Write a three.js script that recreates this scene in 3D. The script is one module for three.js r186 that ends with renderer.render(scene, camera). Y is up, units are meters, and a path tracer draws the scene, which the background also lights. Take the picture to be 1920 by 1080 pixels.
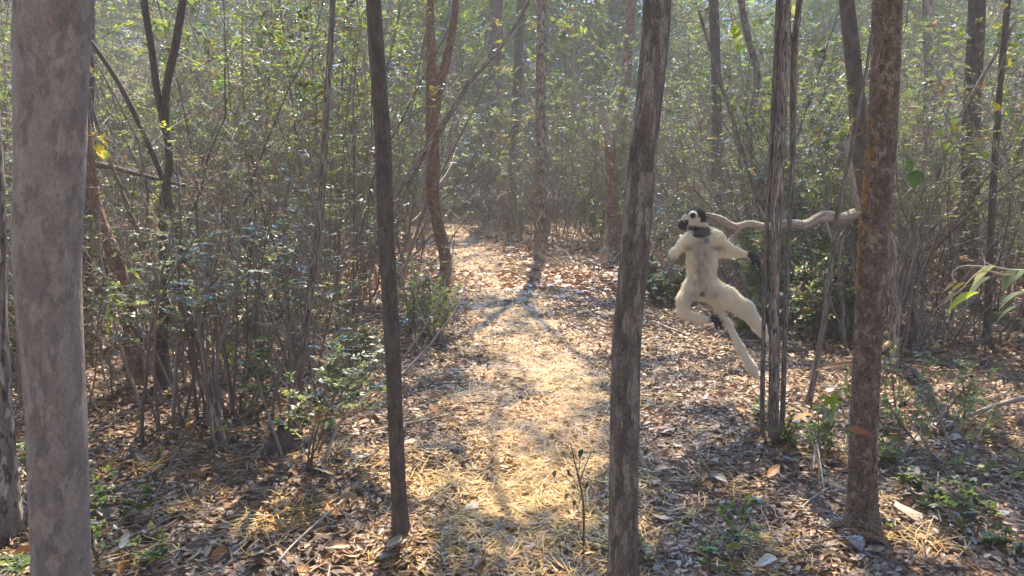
import * as THREE from 'three';
import { Sky } from 'three/addons/objects/Sky.js';
import { mergeGeometries } from 'three/addons/utils/BufferGeometryUtils.js';
import { createNoise3D } from 'simplex-noise';

// ---------------------------------------------------------------- camera, sky, sun, exposure, haze
const scene = new THREE.Scene();
const FOV = 42, EYE = 1.5, PITCH = THREE.MathUtils.degToRad(8.5);
const camera = new THREE.PerspectiveCamera(FOV, 16 / 9, 0.05, 900);
camera.position.set(0, EYE, 0);
camera.rotation.set(-PITCH, 0, 0);

const SUN_UP = 48, SUN_ROUND = 3;   // degrees above the horizon, degrees right of straight ahead
const sunDir = new THREE.Vector3().setFromSphericalCoords(1, THREE.MathUtils.degToRad(90 - SUN_UP), THREE.MathUtils.degToRad(180 - SUN_ROUND));
const sky = new Sky();
sky.name = 'sky';
sky.scale.setScalar(800);
sky.userData.kind = 'structure';
Object.assign(sky.material.uniforms.turbidity, { value: 12 });
sky.material.uniforms.rayleigh.value = 0.6;
sky.material.uniforms.mieCoefficient.value = 0.006;
sky.material.uniforms.mieDirectionalG.value = 0.8;
sky.material.uniforms.sunPosition.value.copy(sunDir);
scene.add(sky);
scene.environmentIntensity = 0.2;

const sun = new THREE.DirectionalLight(new THREE.Color(1, 0.82, 0.55), 5);
sun.position.copy(sunDir).multiplyScalar(60);
sun.castShadow = true;
sun.shadow.mapSize.set(4096, 4096);
Object.assign(sun.shadow.camera, { left: -30, right: 30, top: 30, bottom: -30, near: 1, far: 140 });
scene.add(sun, sun.target);
sun.target.position.set(0, 0, -10);

const renderer = new THREE.WebGLRenderer({ antialias: true });
renderer.toneMapping = THREE.LinearToneMapping;
renderer.toneMappingExposure = 3.0;
renderer.shadowMap.enabled = true;
scene.fog = new THREE.FogExp2(new THREE.Color(0.97, 0.98, 0.95), 0.0052);

// ---------------------------------------------------------------- helpers
const { sin, cos, PI, abs, min, max, floor, sqrt, exp, atan2, pow } = Math;
const V = (x, y, z) => new THREE.Vector3(x, y, z);
const lerp = THREE.MathUtils.lerp, clamp = THREE.MathUtils.clamp, smooth = THREE.MathUtils.smoothstep;
function rng(seed) {
  let s = seed | 0;
  const f = () => { s = (s + 0x6d2b79f5) | 0; let t = Math.imul(s ^ (s >>> 15), 1 | s); t = (t + Math.imul(t ^ (t >>> 7), 61 | t)) ^ t; return ((t ^ (t >>> 14)) >>> 0) / 4294967296; };
  f.r = (a, b) => a + (b - a) * f();
  f.n = () => (f() + f() + f() - 1.5) / 0.75;          // roughly bell shaped, -2..2
  f.pick = (a) => a[floor(f() * a.length)];
  return f;
}
const noise = createNoise3D(rng(11));
const fbm = (x, y, z, n = 4) => { let s = 0, a = 0.5; for (let i = 0; i < n; i++, a *= 0.5, x *= 2.03, y *= 2.03, z *= 2.03) s += a * noise(x, y, z); return s; };

// the photograph's own measure: where a sight line through (px, py) of 1920 x 1080 meets the plane z = -d, or the ground
const F = 540 / Math.tan(THREE.MathUtils.degToRad(FOV / 2));
function sight(px, py) {
  const x = (px - 960) / F, y = (540 - py) / F;
  return V(x, y * cos(PITCH) - sin(PITCH), -cos(PITCH) - y * sin(PITCH));
}
const at = (px, py, d) => { const s = sight(px, py); return V(0, EYE, 0).addScaledVector(s, d / -s.z); };
const spot = (px, py) => { const s = sight(px, py), p = V(0, EYE, 0).addScaledVector(s, EYE / -s.y); p.y = land(p.x, p.z); return p; };

// ---------------------------------------------------------------- naming
const taken = new Map();
function numbered(name) {
  const n = taken.get(name) ?? 0;
  taken.set(name, n + 1);
  return n ? `${name}_${String(n).padStart(3, '0')}` : name;
}
function tag(o, label, category, group) {
  o.userData = { ...o.userData, label, category };
  if (group) o.userData.group = group; else delete o.userData.group;
  return o;
}
function thing(name, label, category, at = [0, 0, 0], turn = 0, group) {
  const o = new THREE.Group();
  o.name = numbered(name);
  o.position.set(...(at.isVector3 ? at.toArray() : at));
  o.rotation.y = turn;
  scene.add(o);
  return tag(o, label, category, group);
}
function part(name, geometry, material, parent) {
  const m = new THREE.Mesh(geometry, material);
  m.name = parent || parent === null ? name : numbered(name);
  m.castShadow = m.receiveShadow = true;
  (parent ?? scene).add(m);
  return m;
}
function copyOf(root, pos, turn, scale, label, group, name) {
  const r = root.clone();
  r.name = numbered(name ?? root.name.replace(/_\d+$/, ''));
  r.position.copy(pos); r.rotation.set(0, turn, 0); r.scale.setScalar(scale);
  if (label) r.userData = { ...root.userData, label, group };
  scene.add(r);
  return r;
}

// ---------------------------------------------------------------- geometry collector
class Mesher {
  constructor() { this.p = []; this.c = []; this.u = []; this.i = []; }
  get n() { return this.p.length / 3; }
  v(x, y, z, c, u = 0, w = 0) { this.p.push(x, y, z); this.c.push(c[0], c[1], c[2]); this.u.push(u, w); return this.n - 1; }
  tri(a, b, c) { this.i.push(a, b, c); }
  quad(a, b, c, d) { this.i.push(a, b, c, a, c, d); }
  build() {
    const g = new THREE.BufferGeometry();
    g.setAttribute('position', new THREE.Float32BufferAttribute(this.p, 3));
    g.setAttribute('color', new THREE.Float32BufferAttribute(this.c, 3));
    g.setAttribute('uv', new THREE.Float32BufferAttribute(this.u, 2));
    g.setIndex(this.i);
    g.computeVertexNormals();
    return g;
  }
}
const tmpA = V(), tmpB = V(), tmpC = V();
// a tapered tube through points; radius may be a number per point; bump(angle, along, i) adds to the radius
function tube(M, pts, rad, sides, color, bump, cap = true) {
  const n = pts.length, t = V(), nrm = V(), bin = V();
  let along = 0, first = M.n;
  t.subVectors(pts[1], pts[0]).normalize();
  nrm.set(0, 0, 1).cross(t); if (nrm.lengthSq() < 0.01) nrm.set(1, 0, 0).cross(t);
  nrm.normalize();
  for (let i = 0; i < n; i++) {
    const a = pts[max(0, i - 1)], b = pts[min(n - 1, i + 1)];
    t.subVectors(b, a).normalize();
    nrm.addScaledVector(t, -nrm.dot(t)).normalize();
    bin.crossVectors(t, nrm);
    if (i) along += pts[i].distanceTo(pts[i - 1]);
    for (let k = 0; k <= sides; k++) {
      const w = (k / sides) * 2 * PI, r = rad[i] + (bump ? bump(w, along, i) : 0), cx = cos(w) * r, sx = sin(w) * r;
      M.v(pts[i].x + nrm.x * cx + bin.x * sx, pts[i].y + nrm.y * cx + bin.y * sx, pts[i].z + nrm.z * cx + bin.z * sx, typeof color === 'function' ? color(w, along, i) : color, (k / sides), along);
    }
  }
  const s = sides + 1;
  for (let i = 0; i < n - 1; i++) for (let k = 0; k < sides; k++) {
    const o = first + i * s + k;
    M.quad(o, o + 1, o + s + 1, o + s);
  }
  if (cap && rad[n - 1] > 0.004) {
    const p = pts[n - 1], c = M.v(p.x, p.y, p.z, typeof color === 'function' ? color(0, along, n - 1) : color, 0.5, along), o = first + (n - 1) * s;
    for (let k = 0; k < sides; k++) M.tri(o + k, o + k + 1, c);
  }
}
function curve(points, n) {
  return new THREE.CatmullRomCurve3(points, false, 'centripetal').getPoints(n);
}
// one leaf: two faces folded along the midrib
function leaf(M, p, along, side, len, wid, fold, c) {
  const up = tmpA.crossVectors(along, side).normalize();
  const m = 0.45 * len, w = wid / 2, lift = fold * w;
  const a = M.v(p.x, p.y, p.z, c, 0.5, 0);
  const l = M.v(p.x + along.x * m + side.x * w + up.x * lift, p.y + along.y * m + side.y * w + up.y * lift, p.z + along.z * m + side.z * w + up.z * lift, c, 0, 0.5);
  const t = M.v(p.x + along.x * len, p.y + along.y * len, p.z + along.z * len, c, 0.5, 1);
  const r = M.v(p.x + along.x * m - side.x * w + up.x * lift, p.y + along.y * m - side.y * w + up.y * lift, p.z + along.z * m - side.z * w + up.z * lift, c, 1, 0.5);
  M.tri(a, t, l); M.tri(a, r, t);
}
// copies of one geometry: spots are [matrix, color]
function scatter(name, geometry, material, spots, parent) {
  const o = new THREE.InstancedMesh(geometry, material, spots.length), white = new THREE.Color(1, 1, 1);
  spots.forEach(([m, c], i) => { o.setMatrixAt(i, m); o.setColorAt(i, c ?? white); });
  o.name = parent ? name : numbered(name);
  o.castShadow = o.receiveShadow = true;
  (parent ?? scene).add(o);
  return o;
}
const pose = (p, rx, ry, rz, s) => new THREE.Matrix4().compose(p, new THREE.Quaternion().setFromEuler(new THREE.Euler(rx, ry, rz, 'YXZ')), typeof s === 'number' ? V(s, s, s) : s);

// ---------------------------------------------------------------- textures
function texture(w, h, f, srgb = true) {
  const d = new Uint8Array(w * h * 4), to = (x) => clamp(x, 0, 1), gam = (x) => 255 * (x <= 0.0031308 ? x * 12.92 : 1.055 * pow(x, 1 / 2.4) - 0.055);
  for (let y = 0; y < h; y++) for (let x = 0; x < w; x++) {
    const c = f(x / w, y / h), o = (y * w + x) * 4;
    for (let k = 0; k < 3; k++) { const v = to(Array.isArray(c) ? c[k] : c); d[o + k] = srgb ? gam(v) : v * 255; }
    d[o + 3] = 255;
  }
  const t = new THREE.DataTexture(d, w, h);
  t.wrapS = t.wrapT = THREE.RepeatWrapping;
  t.magFilter = THREE.LinearFilter; t.minFilter = THREE.LinearMipmapLinearFilter; t.generateMipmaps = true;
  if (srgb) t.colorSpace = THREE.SRGBColorSpace;
  t.needsUpdate = true;
  return t;
}
const mixc = (a, b, t) => [lerp(a[0], b[0], t), lerp(a[1], b[1], t), lerp(a[2], b[2], t)];
const std = (o) => new THREE.MeshStandardMaterial({ roughness: 0.9, ...o });
const phys = (o) => new THREE.MeshPhysicalMaterial({ roughness: 0.9, side: THREE.DoubleSide, ...o });
const M = {
  wood: std({ name: 'twig bark', vertexColors: true, roughness: 0.5 }),
  leafThin: phys({ name: 'thin leaf', vertexColors: true, transmission: 0.62, roughness: 0.9, specularIntensity: 0.5 }),
  leafWaxy: phys({ name: 'waxy leaf', vertexColors: true, transmission: 0.25, roughness: 0.42, specularIntensity: 0.7 }),
  litter: phys({ name: 'dead leaf', vertexColors: true, transmission: 0.25, roughness: 0.55 }),
  straw: phys({ name: 'dry grass', vertexColors: true, transmission: 0.3, roughness: 0.6 }),
};
// ---------------------------------------------------------------- the ground and the trail
function land(x, z) {
  const far = smooth(sqrt(x * x + z * z), 14, 60);
  return 0.05 * noise(x * 0.35, z * 0.35, 3) + 0.018 * noise(x * 1.4, z * 1.4, 7) + far * 0.5 * noise(x * 0.04, z * 0.04, 9) - 0.04 * trail(x, z);
}
const trailLine = [[955, 1300], [960, 1080], [985, 860], [1015, 730], [1000, 640], [960, 575], [905, 510], [870, 460], [835, 425], [800, 400], [775, 386], [740, 374]].map(([px, py]) => {
  const s = sight(px, py), k = EYE / -s.y;
  return [s.x * k, s.z * k];
});
trailLine.unshift([trailLine[0][0], 4]);
function trailOff(x, z) {                       // metres from the middle line of the trail
  let best = 1e9;
  for (let i = 0; i < trailLine.length - 1; i++) {
    const [ax, az] = trailLine[i], [bx, bz] = trailLine[i + 1], dx = bx - ax, dz = bz - az;
    const t = clamp(((x - ax) * dx + (z - az) * dz) / (dx * dx + dz * dz), 0, 1), ex = x - ax - t * dx, ez = z - az - t * dz;
    best = min(best, ex * ex + ez * ez);
  }
  return sqrt(best);
}
const trailHalf = (z) => 0.42 + 0.1 * sin(z * 1.3);
function trail(x, z) { return 1 - smooth(trailOff(x, z) * (1 + 0.25 * noise(x * 1.7, z * 1.7, 33)), 0.12, 0.72); }
{
  const soil = texture(512, 512, (u, v) => {
    const a = u * 2 * PI, b = v * 2 * PI, n = fbm(cos(a) * 2.2, sin(a) * 2.2, cos(b) * 2.2 + 2 * sin(b), 5), k = noise(cos(a) * 14, sin(a) * 14, cos(b) * 14 + 9 * sin(b));
    return mixc([0.10, 0.07, 0.05], [0.26, 0.19, 0.13], clamp(0.5 + n * 0.9 + k * 0.25, 0, 1));
  });
  const ground = new Mesher(), N = 170, edge = (i) => { const t = i / N * 2 - 1; return Math.sign(t) * (14 * abs(t) + 260 * pow(abs(t), 5)); };
  for (let j = 0; j <= N; j++) for (let i = 0; i <= N; i++) {
    const x = edge(i), z = edge(j) - 6, k = 0.85 + 0.3 * noise(x * 0.5, z * 0.5, 1);
    ground.v(x, land(x, z), z, [k, k, k], x / 1.7, z / 1.7);
  }
  for (let j = 0; j < N; j++) for (let i = 0; i < N; i++) { const o = j * (N + 1) + i; ground.quad(o, o + N + 1, o + N + 2, o + 1); }
  part('ground', ground.build(), std({ name: 'soil', map: soil, vertexColors: true, bumpMap: soil, bumpScale: 0.02, roughness: 0.95 })).userData.kind = 'structure';

  const strawy = texture(512, 512, (u, v) => {
    const a = u * 2 * PI, b = v * 2 * PI, n = fbm(cos(a) * 2.5, sin(a) * 2.5, cos(b) * 2.5 + 2 * sin(b), 5), k = noise(cos(a) * 20, sin(a) * 20, cos(b) * 20 + 9 * sin(b));
    return mixc([0.075, 0.045, 0.027], [0.19, 0.11, 0.05], clamp(0.5 + n + k * 0.4, 0, 1));
  });
  // the trail: a worn strip draped 6 mm over the soil with a frayed edge
  const pts = new THREE.CatmullRomCurve3(trailLine.map(([x, z]) => V(x, 0, z))).getPoints(260), strip = new Mesher(), C = 10;
  pts.forEach((p, i) => {
    const q = pts[min(i + 1, pts.length - 1)], o = pts[max(0, i - 1)], d = V(q.x - o.x, 0, q.z - o.z).normalize();
    for (let k = 0; k <= C; k++) {
      const s = k / C * 2 - 1, w = trailHalf(p.z) * (1 + (abs(s) > 0.9 ? 0.25 * noise(p.x * 3 + s, p.z * 3, 5) : 0)), x = p.x - d.z * s * w, z = p.z + d.x * s * w;
      const c = 0.85 + 0.25 * noise(x * 0.9, z * 0.9, 4);
      strip.v(x, land(x, z) + 0.007 - 0.008 * pow(abs(s), 8), z, [c, c, c], x / 1.3, z / 1.3);
    }
  });
  for (let i = 0; i < pts.length - 1; i++) for (let k = 0; k < C; k++) { const o = i * (C + 1) + k; strip.quad(o, o + 1, o + C + 2, o + C + 1); }
  part('path', strip.build(), std({ name: 'trodden straw', map: strawy, vertexColors: true, bumpMap: strawy, bumpScale: 0.012, side: THREE.DoubleSide })).userData.kind = 'structure';
}
// ---------------------------------------------------------------- bark
function barkMaterial(seed, o) {
  const u2 = 2 * PI, W = 512, H = 1024, tall = o.tall ?? 2;   // the texture covers one turn by `tall` metres
  const at2 = (u, v, fx, fy, z, n) => fbm(cos(u * u2) * fx + seed, sin(u * u2) * fx + z, v * tall * fy * (o.squat ?? 3.2), n);
  const relief = new Float32Array(W * H);
  const map = texture(W, H, (u, v) => {
    const big = at2(u, v, 0.8, 2.2, 0, 4), patch = at2(u, v, 1.1, o.patchTall ?? 4, 5, 5), fine = at2(u, v, 9, o.grain ?? 14, 9, 3), streak = at2(u, v, 7, 3, 13, 4);
    let c = mixc(o.dark, o.mid, clamp(0.5 + big * 1.3, 0, 1));
    c = mixc(c, o.pale, smooth(patch, o.paleFrom ?? 0.12, (o.paleFrom ?? 0.12) + 0.16 + (o.soft ?? 0) * 0.7) * (o.paleShare ?? 0.8));
    c = mixc(c, o.lichen, smooth(at2(u, v, 1.6, 5, 21, 4), 0.2 - (o.soft ?? 0), 0.3 + (o.soft ?? 0)) * (o.lichenShare ?? 0.3));
    if (o.scars) c = mixc(c, [0.42, 0.27, 0.18], smooth(at2(u, v, 2.2, 4, 40, 3), 0.5, 0.56) * 0.7);
    const crack = smooth(abs(streak), 0, o.crack ?? 0.08), k = (0.78 + 0.22 * crack) * (1 + fine * (o.speck ?? 0.5));
    relief[floor(v * H) * W + floor(u * W)] = 0.5 + fine * 0.5 + 0.25 * (crack - 1) + 0.2 * patch;
    return [c[0] * k, c[1] * k, c[2] * k];
  });
  const bump = texture(W, H, (u, v) => relief[floor(v * H) * W + floor(u * W)], false);
  map.repeat.set(1, 1 / tall); bump.repeat.set(1, 1 / tall);
  return std({ name: o.name, map, bumpMap: bump, bumpScale: o.depth ?? 0.006, roughness: o.rough ?? 0.85 });
}
const bark = {
  smooth: barkMaterial(1, { name: 'smooth mottled bark', dark: [0.21, 0.175, 0.15], mid: [0.29, 0.25, 0.215], pale: [0.37, 0.32, 0.27], lichen: [0.135, 0.12, 0.108], paleShare: 0.6, lichenShare: 0.6, speck: 0.3, depth: 0.0035, crack: 0.02, squat: 1.7, soft: 0.12, grain: 30, scars: true }),
  dark: barkMaterial(2, { name: 'dark slim bark', dark: [0.10, 0.078, 0.068], mid: [0.15, 0.12, 0.10], pale: [0.2, 0.17, 0.145], lichen: [0.07, 0.055, 0.05], paleShare: 0.4, speck: 0.5, depth: 0.005 }),
  patchy: barkMaterial(3, { name: 'patchy furrowed bark', dark: [0.11, 0.09, 0.077], mid: [0.20, 0.17, 0.145], pale: [0.40, 0.35, 0.29], squat: 2.4, lichen: [0.27, 0.26, 0.21], paleFrom: 0.07, paleShare: 0.7, lichenShare: 0.45, patchTall: 2.2, speck: 0.8, depth: 0.010, crack: 0.12, grain: 26, soft: 0.1 }),
  flaky: barkMaterial(4, { name: 'flaky brown bark', dark: [0.16, 0.12, 0.09], mid: [0.25, 0.19, 0.145], pale: [0.36, 0.285, 0.22], lichen: [0.10, 0.075, 0.055], lichenShare: 0.7, speck: 1.0, depth: 0.014, grain: 26, crack: 0.05 }),
  grey: barkMaterial(5, { name: 'grey pole bark', dark: [0.18, 0.145, 0.125], mid: [0.31, 0.26, 0.22], pale: [0.52, 0.46, 0.39], squat: 2, lichen: [0.07, 0.05, 0.045], paleFrom: 0.1, lichenShare: 0.85, speck: 0.6, depth: 0.006, patchTall: 2.5 }),
  pale: barkMaterial(7, { name: 'peeled pale wood', dark: [0.36, 0.31, 0.26], mid: [0.52, 0.45, 0.38], pale: [0.66, 0.6, 0.52], lichen: [0.22, 0.17, 0.14], speck: 0.4, depth: 0.005, lichenShare: 0.4, squat: 2 }),
  red: barkMaterial(6, { name: 'reddish bark', dark: [0.20, 0.12, 0.085], mid: [0.30, 0.19, 0.14], pale: [0.40, 0.29, 0.22], lichen: [0.16, 0.10, 0.08], speck: 0.6, depth: 0.006 }),
};
// a trunk traced from its middle line: rows are [px, py, width px] at distance d; base is the ground under the last row
function trunkGeometry(rows, base, o = {}) {
  const pts = rows.map(([px, py, w, d]) => at(px, py, d ?? o.d).sub(base)), rad = rows.map(([, , w, d]) => (w / 2) * (d ?? o.d) / F * 1.02);
  const n = o.rings ?? 60, line = curve(pts, n), R = line.map((_, i) => { const t = (i / n) * (rows.length - 1), k = min(floor(t), rows.length - 2); return lerp(rad[k], rad[k + 1], t - k); });
  const M_ = new Mesher(), lump = o.lump ?? 0.06, seed = o.seed ?? 1;
  tube(M_, line, R, o.sides ?? 28, [1, 1, 1], (w, s, i) => R[i] * (lump * noise(cos(w) * 1.1 + seed, sin(w) * 1.1, s * 2.2) + lump * 0.45 * noise(cos(w) * 3, sin(w) * 3 + seed, s * 7)) + (o.flare ? o.flare * R[i] * 0.35 * (1 + 0.5 * sin(w * 3 + seed)) * exp(-max(0, line[i].y) / 0.07) : 0));
  return M_.build();
}
// ---------------------------------------------------------------- a general woody plant: wood and leaves as two geometries
const WOODS = [[0.19, 0.155, 0.13], [0.24, 0.21, 0.185], [0.14, 0.105, 0.085], [0.30, 0.265, 0.23], [0.17, 0.125, 0.10]];
const GREENS = [[0.26, 0.37, 0.025], [0.19, 0.31, 0.03], [0.33, 0.42, 0.03], [0.13, 0.23, 0.03], [0.38, 0.41, 0.035]];
const DULL = [[0.085, 0.125, 0.04], [0.11, 0.145, 0.045], [0.07, 0.10, 0.04], [0.13, 0.155, 0.04]];
const YELLOWS = [[0.36, 0.31, 0.04], [0.30, 0.30, 0.045], [0.34, 0.20, 0.05]];
const BROWNS = [[0.24, 0.13, 0.06], [0.30, 0.18, 0.08], [0.18, 0.10, 0.05]];
function plant(seed, o) {
  const r = rng(seed), W = new Mesher(), thin = new Mesher(), waxy = new Mesher();
  const wood = o.wood ?? WOODS;
  const twist = (d, a, out = V()) => {           // a direction at angle a from d
    const s = V(r.n(), r.n(), r.n()).cross(d).normalize();
    return out.copy(d).multiplyScalar(cos(a)).addScaledVector(s, sin(a)).normalize();
  };
  function spray(p, d, len) {
    if (p.y < (o.leafFrom ?? 0) * r.r(0.6, 1.3) && r() < 0.8) return;                     // leaves left and right along a twig, lying roughly flat
    const n = max(2, Math.round(o.leaves * r.r(0.6, 1.3))), flat = V(0, 1, 0).cross(d);
    if (flat.lengthSq() < 0.02) flat.set(1, 0, 0);
    flat.normalize();
    const pal = r() < (o.yellow ?? 0.05) ? YELLOWS : r() < (o.brown ?? 0.04) ? BROWNS : r() < (o.dull ?? 0.45) ? DULL : (o.greens ?? GREENS), M_ = pal === DULL ? waxy : thin, base = r.pick(pal);
    for (let i = 0; i < n; i++) {
      const t = (i + 0.5) / n, q = tmpB.copy(p).addScaledVector(d, len * t), s = i % 2 ? 1 : -1, L = o.leaf * r.r(0.65, 1.25);
      const a = V().copy(flat).multiplyScalar(s).addScaledVector(d, r.r(0.2, 0.9)).add(V(r.n() * 0.22, r.n() * 0.22 - (o.droop ?? 0.12), r.n() * 0.22)).normalize();
      const side = V().crossVectors(a, V(r.n() * 0.35, 1, r.n() * 0.35)).normalize();
      const k = r.r(0.75, 1.25);
      leaf(M_, q, a, side, L, L * (o.slim ?? 0.5), r.r(0.1, 0.5), [base[0] * k, base[1] * k, base[2] * k]);
    }
  }
  function branch(p, d, len, rad, lev) {
    const n = lev === 0 ? 9 : lev === 1 ? 5 : 3, pts = [p.clone()], rr = [rad], dir = d.clone(), q = p.clone(), c = r.pick(wood), k = r.r(0.8, 1.2), tint = [c[0] * k, c[1] * k, c[2] * k], wob = o.wobble * (lev ? 1 : 0.55);
    for (let i = 1; i <= n; i++) {
      dir.x += r.n() * wob; dir.y += r.n() * wob * 0.7 + (lev ? o.rise ?? 0.05 : 0.03); dir.z += r.n() * wob;
      dir.normalize(); q.addScaledVector(dir, len / n);
      pts.push(q.clone()); rr.push(max(0.0012, rad * (1 - (lev ? 0.8 : 0.7) * i / n)));
    }
    tube(W, pts, rr, lev === 0 ? 7 : lev === 1 ? 5 : 3, tint, null, false);
    if (lev < o.levels) {
      const kids = Math.round(o.kids[lev] * r.r(0.75, 1.25)), from = lev === 0 ? o.bare ?? 0.25 : 0.2;
      for (let j = 0; j < kids; j++) {
        const t = lerp(from, 1, (j + r()) / kids), f = t * n, i = min(floor(f), n - 1), b = pts[i].clone().lerp(pts[i + 1], f - i), dd = twist(tmpC.subVectors(pts[i + 1], pts[i]).normalize(), r.r(o.angle?.[0] ?? 0.45, o.angle?.[1] ?? 1.15), V());
        if (o.flat && lev > 0) { dd.y *= o.flat; dd.normalize(); }
        branch(b, dd, len * (o.ratio ?? 0.5) * r.r(0.6, 1.25) * (1.15 - 0.5 * t), lerp(rad, rad * 0.3, t) * 0.55, lev + 1);
      }
    } else if (r() > (o.dead ?? 0.3)) spray(pts[max(0, n - 2)], tmpC.subVectors(pts[n], pts[n - 2]).normalize().clone(), len * 0.66), o.two && spray(pts[0], tmpC.subVectors(pts[1], pts[0]).normalize().clone(), len * 0.4);
  }
  for (let s = 0; s < o.stems; s++) {
    const a = r() * 2 * PI, lean = r.r(o.lean[0], o.lean[1]), b = (o.foot ?? 0.1) * sqrt(r());
    branch(V(cos(a) * b, -0.06, sin(a) * b), V(cos(a) * sin(lean), cos(lean), sin(a) * sin(lean)), o.height * r.r(0.7, 1.1), o.rad * r.r(0.65, 1.1), 0);
  }
  return { wood: W.build(), thin: thin.n ? thin.build() : null, waxy: waxy.n ? waxy.build() : null };
}
function plantThing(name, seed, o, label, category, group, woodName = 'stems', pos = [0, 0, 0]) {
  const g = plant(seed, o), t = thing(name, label, category, pos, 0, group);
  part(woodName, g.wood, o.material ?? M.wood, t);
  if (g.thin) part('foliage', g.thin, M.leafThin, t);
  if (g.waxy) part('foliage', g.waxy, M.leafWaxy, t);
  return t;
}
// ---------------------------------------------------------------- crowns shared by the taller trees
const crownKinds = [31, 32, 33, 34].map((s) => plant(s, { stems: 6, height: 2.3, lean: [0.25, 1.25], foot: 0.15, rad: 0.03, levels: 2, kids: [7, 5], ratio: 0.42, leaves: 9, leaf: 0.06, slim: 0.5, wobble: 0.2, bare: 0.2, dead: s === 34 ? 0.08 : 0.5, dull: 0.12, two: true, flat: 0.5 }));
function crownOn(tree, p, kind, scale, turn) {
  const g = crownKinds[kind === 'dense' ? 3 : floor(kind) % 3], c = new THREE.Group();
  c.name = 'crown'; c.position.copy(p); c.rotation.y = turn; c.scale.setScalar(scale);
  tree.add(c);
  part('branches', g.wood, M.wood, c);
  if (g.thin) part('foliage', g.thin, M.leafThin, c);
  if (g.waxy) part('foliage', g.waxy, M.leafWaxy, c);
}
function tracedTree(name, label, d, rows, material, o = {}) {
  const last = rows[rows.length - 1], base = at(last[0], last[1], last[3] ?? d);
  base.y = land(base.x, base.z);
  const t = thing(name, label, o.category ?? 'tree', base, 0, o.group);
  const full = [...rows, [last[0] + (o.toe ?? 0), last[1] + 60, last[2] * 1.06, last[3]]];
  part(o.trunkName ?? 'trunk', trunkGeometry(full, base, { d, flare: name === 'tree' ? 1.6 : 0.5, ...o }), material, t);
  for (const b of o.branches ?? []) part('branch', trunkGeometry(b, base, { d, rings: 26, sides: 12, seed: 5, lump: 0.12 }), o.branchMaterial ?? material, t);
  if (o.crown) {
    const f = rows[0], p = at(f[0], f[1], f[3] ?? d).sub(base);
    o.crown.forEach(([dx, dy, dz, s, dense], i) => { if (Math.hypot(dx, dz) > 0.3) { const K = new Mesher(), q = p.clone().add(V(dx, dy, dz)), line = curve([p.clone().add(V(0, -0.8, 0)), p.clone().lerp(q, 0.5).add(V(0, 0.1, 0)), q], 12), w = f[2] / 2 * (f[3] ?? d) / F; tube(K, line, line.map((_, j) => w * (0.8 - 0.035 * j)), 9, [1, 1, 1]); part('limb', K.build(), material, t); } crownOn(t, p.clone().add(V(dx, dy, dz)), dense ? 'dense' : (o.seed ?? 1) + i, s, i * 2.1 + (o.seed ?? 0)); });
  }
  return t;
}

// the four trunks in front
tracedTree('tree', 'thick smooth grey-brown trunk filling the left of the view, nearest of all the trees', 2.3,
  [[150, -2800, 70], [122, -900, 98], [112, -400, 112], [102, 0, 123], [97, 135, 119], [95, 270, 115], [90, 450, 111], [92, 540, 108], [101, 700, 104], [107, 800, 103], [112, 950, 103], [115, 1080, 104], [117, 1150, 105]], bark.smooth, { seed: 1, lump: 0.034, crown: [[0, 0, 0, 1.1]], sides: 44 });
const slim = tracedTree('tree', 'slim dark trunk standing just left of the trail, slightly bent, among dead leaves', 2.97,
  [[600, -2400, 14], [664, -900, 22], [686, -300, 24], [700, 0, 27], [709, 130, 28], [718, 270, 29], [722, 400, 29], [730, 540, 29], [738, 700, 29], [742, 800, 29], [746, 900, 29], [750, 1000, 29]], bark.dark, { seed: 2, lump: 0.06, crown: [[0, 0, 0, 0.9]], sides: 24 });
tracedTree('tree', 'leaning dark trunk with pale bark patches right of the trail, between trail and leaping lemur', 2.5,
  [[1440, -2700, 34], [1310, -900, 46], [1262, -300, 48], [1232, 0, 50], [1228, 75, 49], [1219, 170, 47], [1207, 270, 50], [1196, 400, 52], [1184, 540, 53], [1175, 640, 54], [1171, 740, 55], [1170, 880, 56], [1169, 1000, 56], [1168, 1120, 56]], bark.patchy, { seed: 3, lump: 0.05, crown: [[0, 0, 0, 1]], sides: 36, rings: 90 });
const flaky = tracedTree('tree', 'rough brown trunk with flaking bark, rightmost of the four trunks in front', 2.97,
  [[1830, -2400, 30], [1722, -900, 44], [1686, -300, 47], [1664, 0, 48], [1660, 135, 49], [1654, 270, 48], [1649, 330, 50], [1643, 400, 51], [1634, 540, 52], [1627, 640, 50], [1622, 740, 50], [1618, 820, 49], [1617, 900, 51], [1617, 1000, 54]], bark.flaky, { seed: 4, lump: 0.045, crown: [[0, 0, 0, 1]], sides: 36, rings: 110 });
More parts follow.
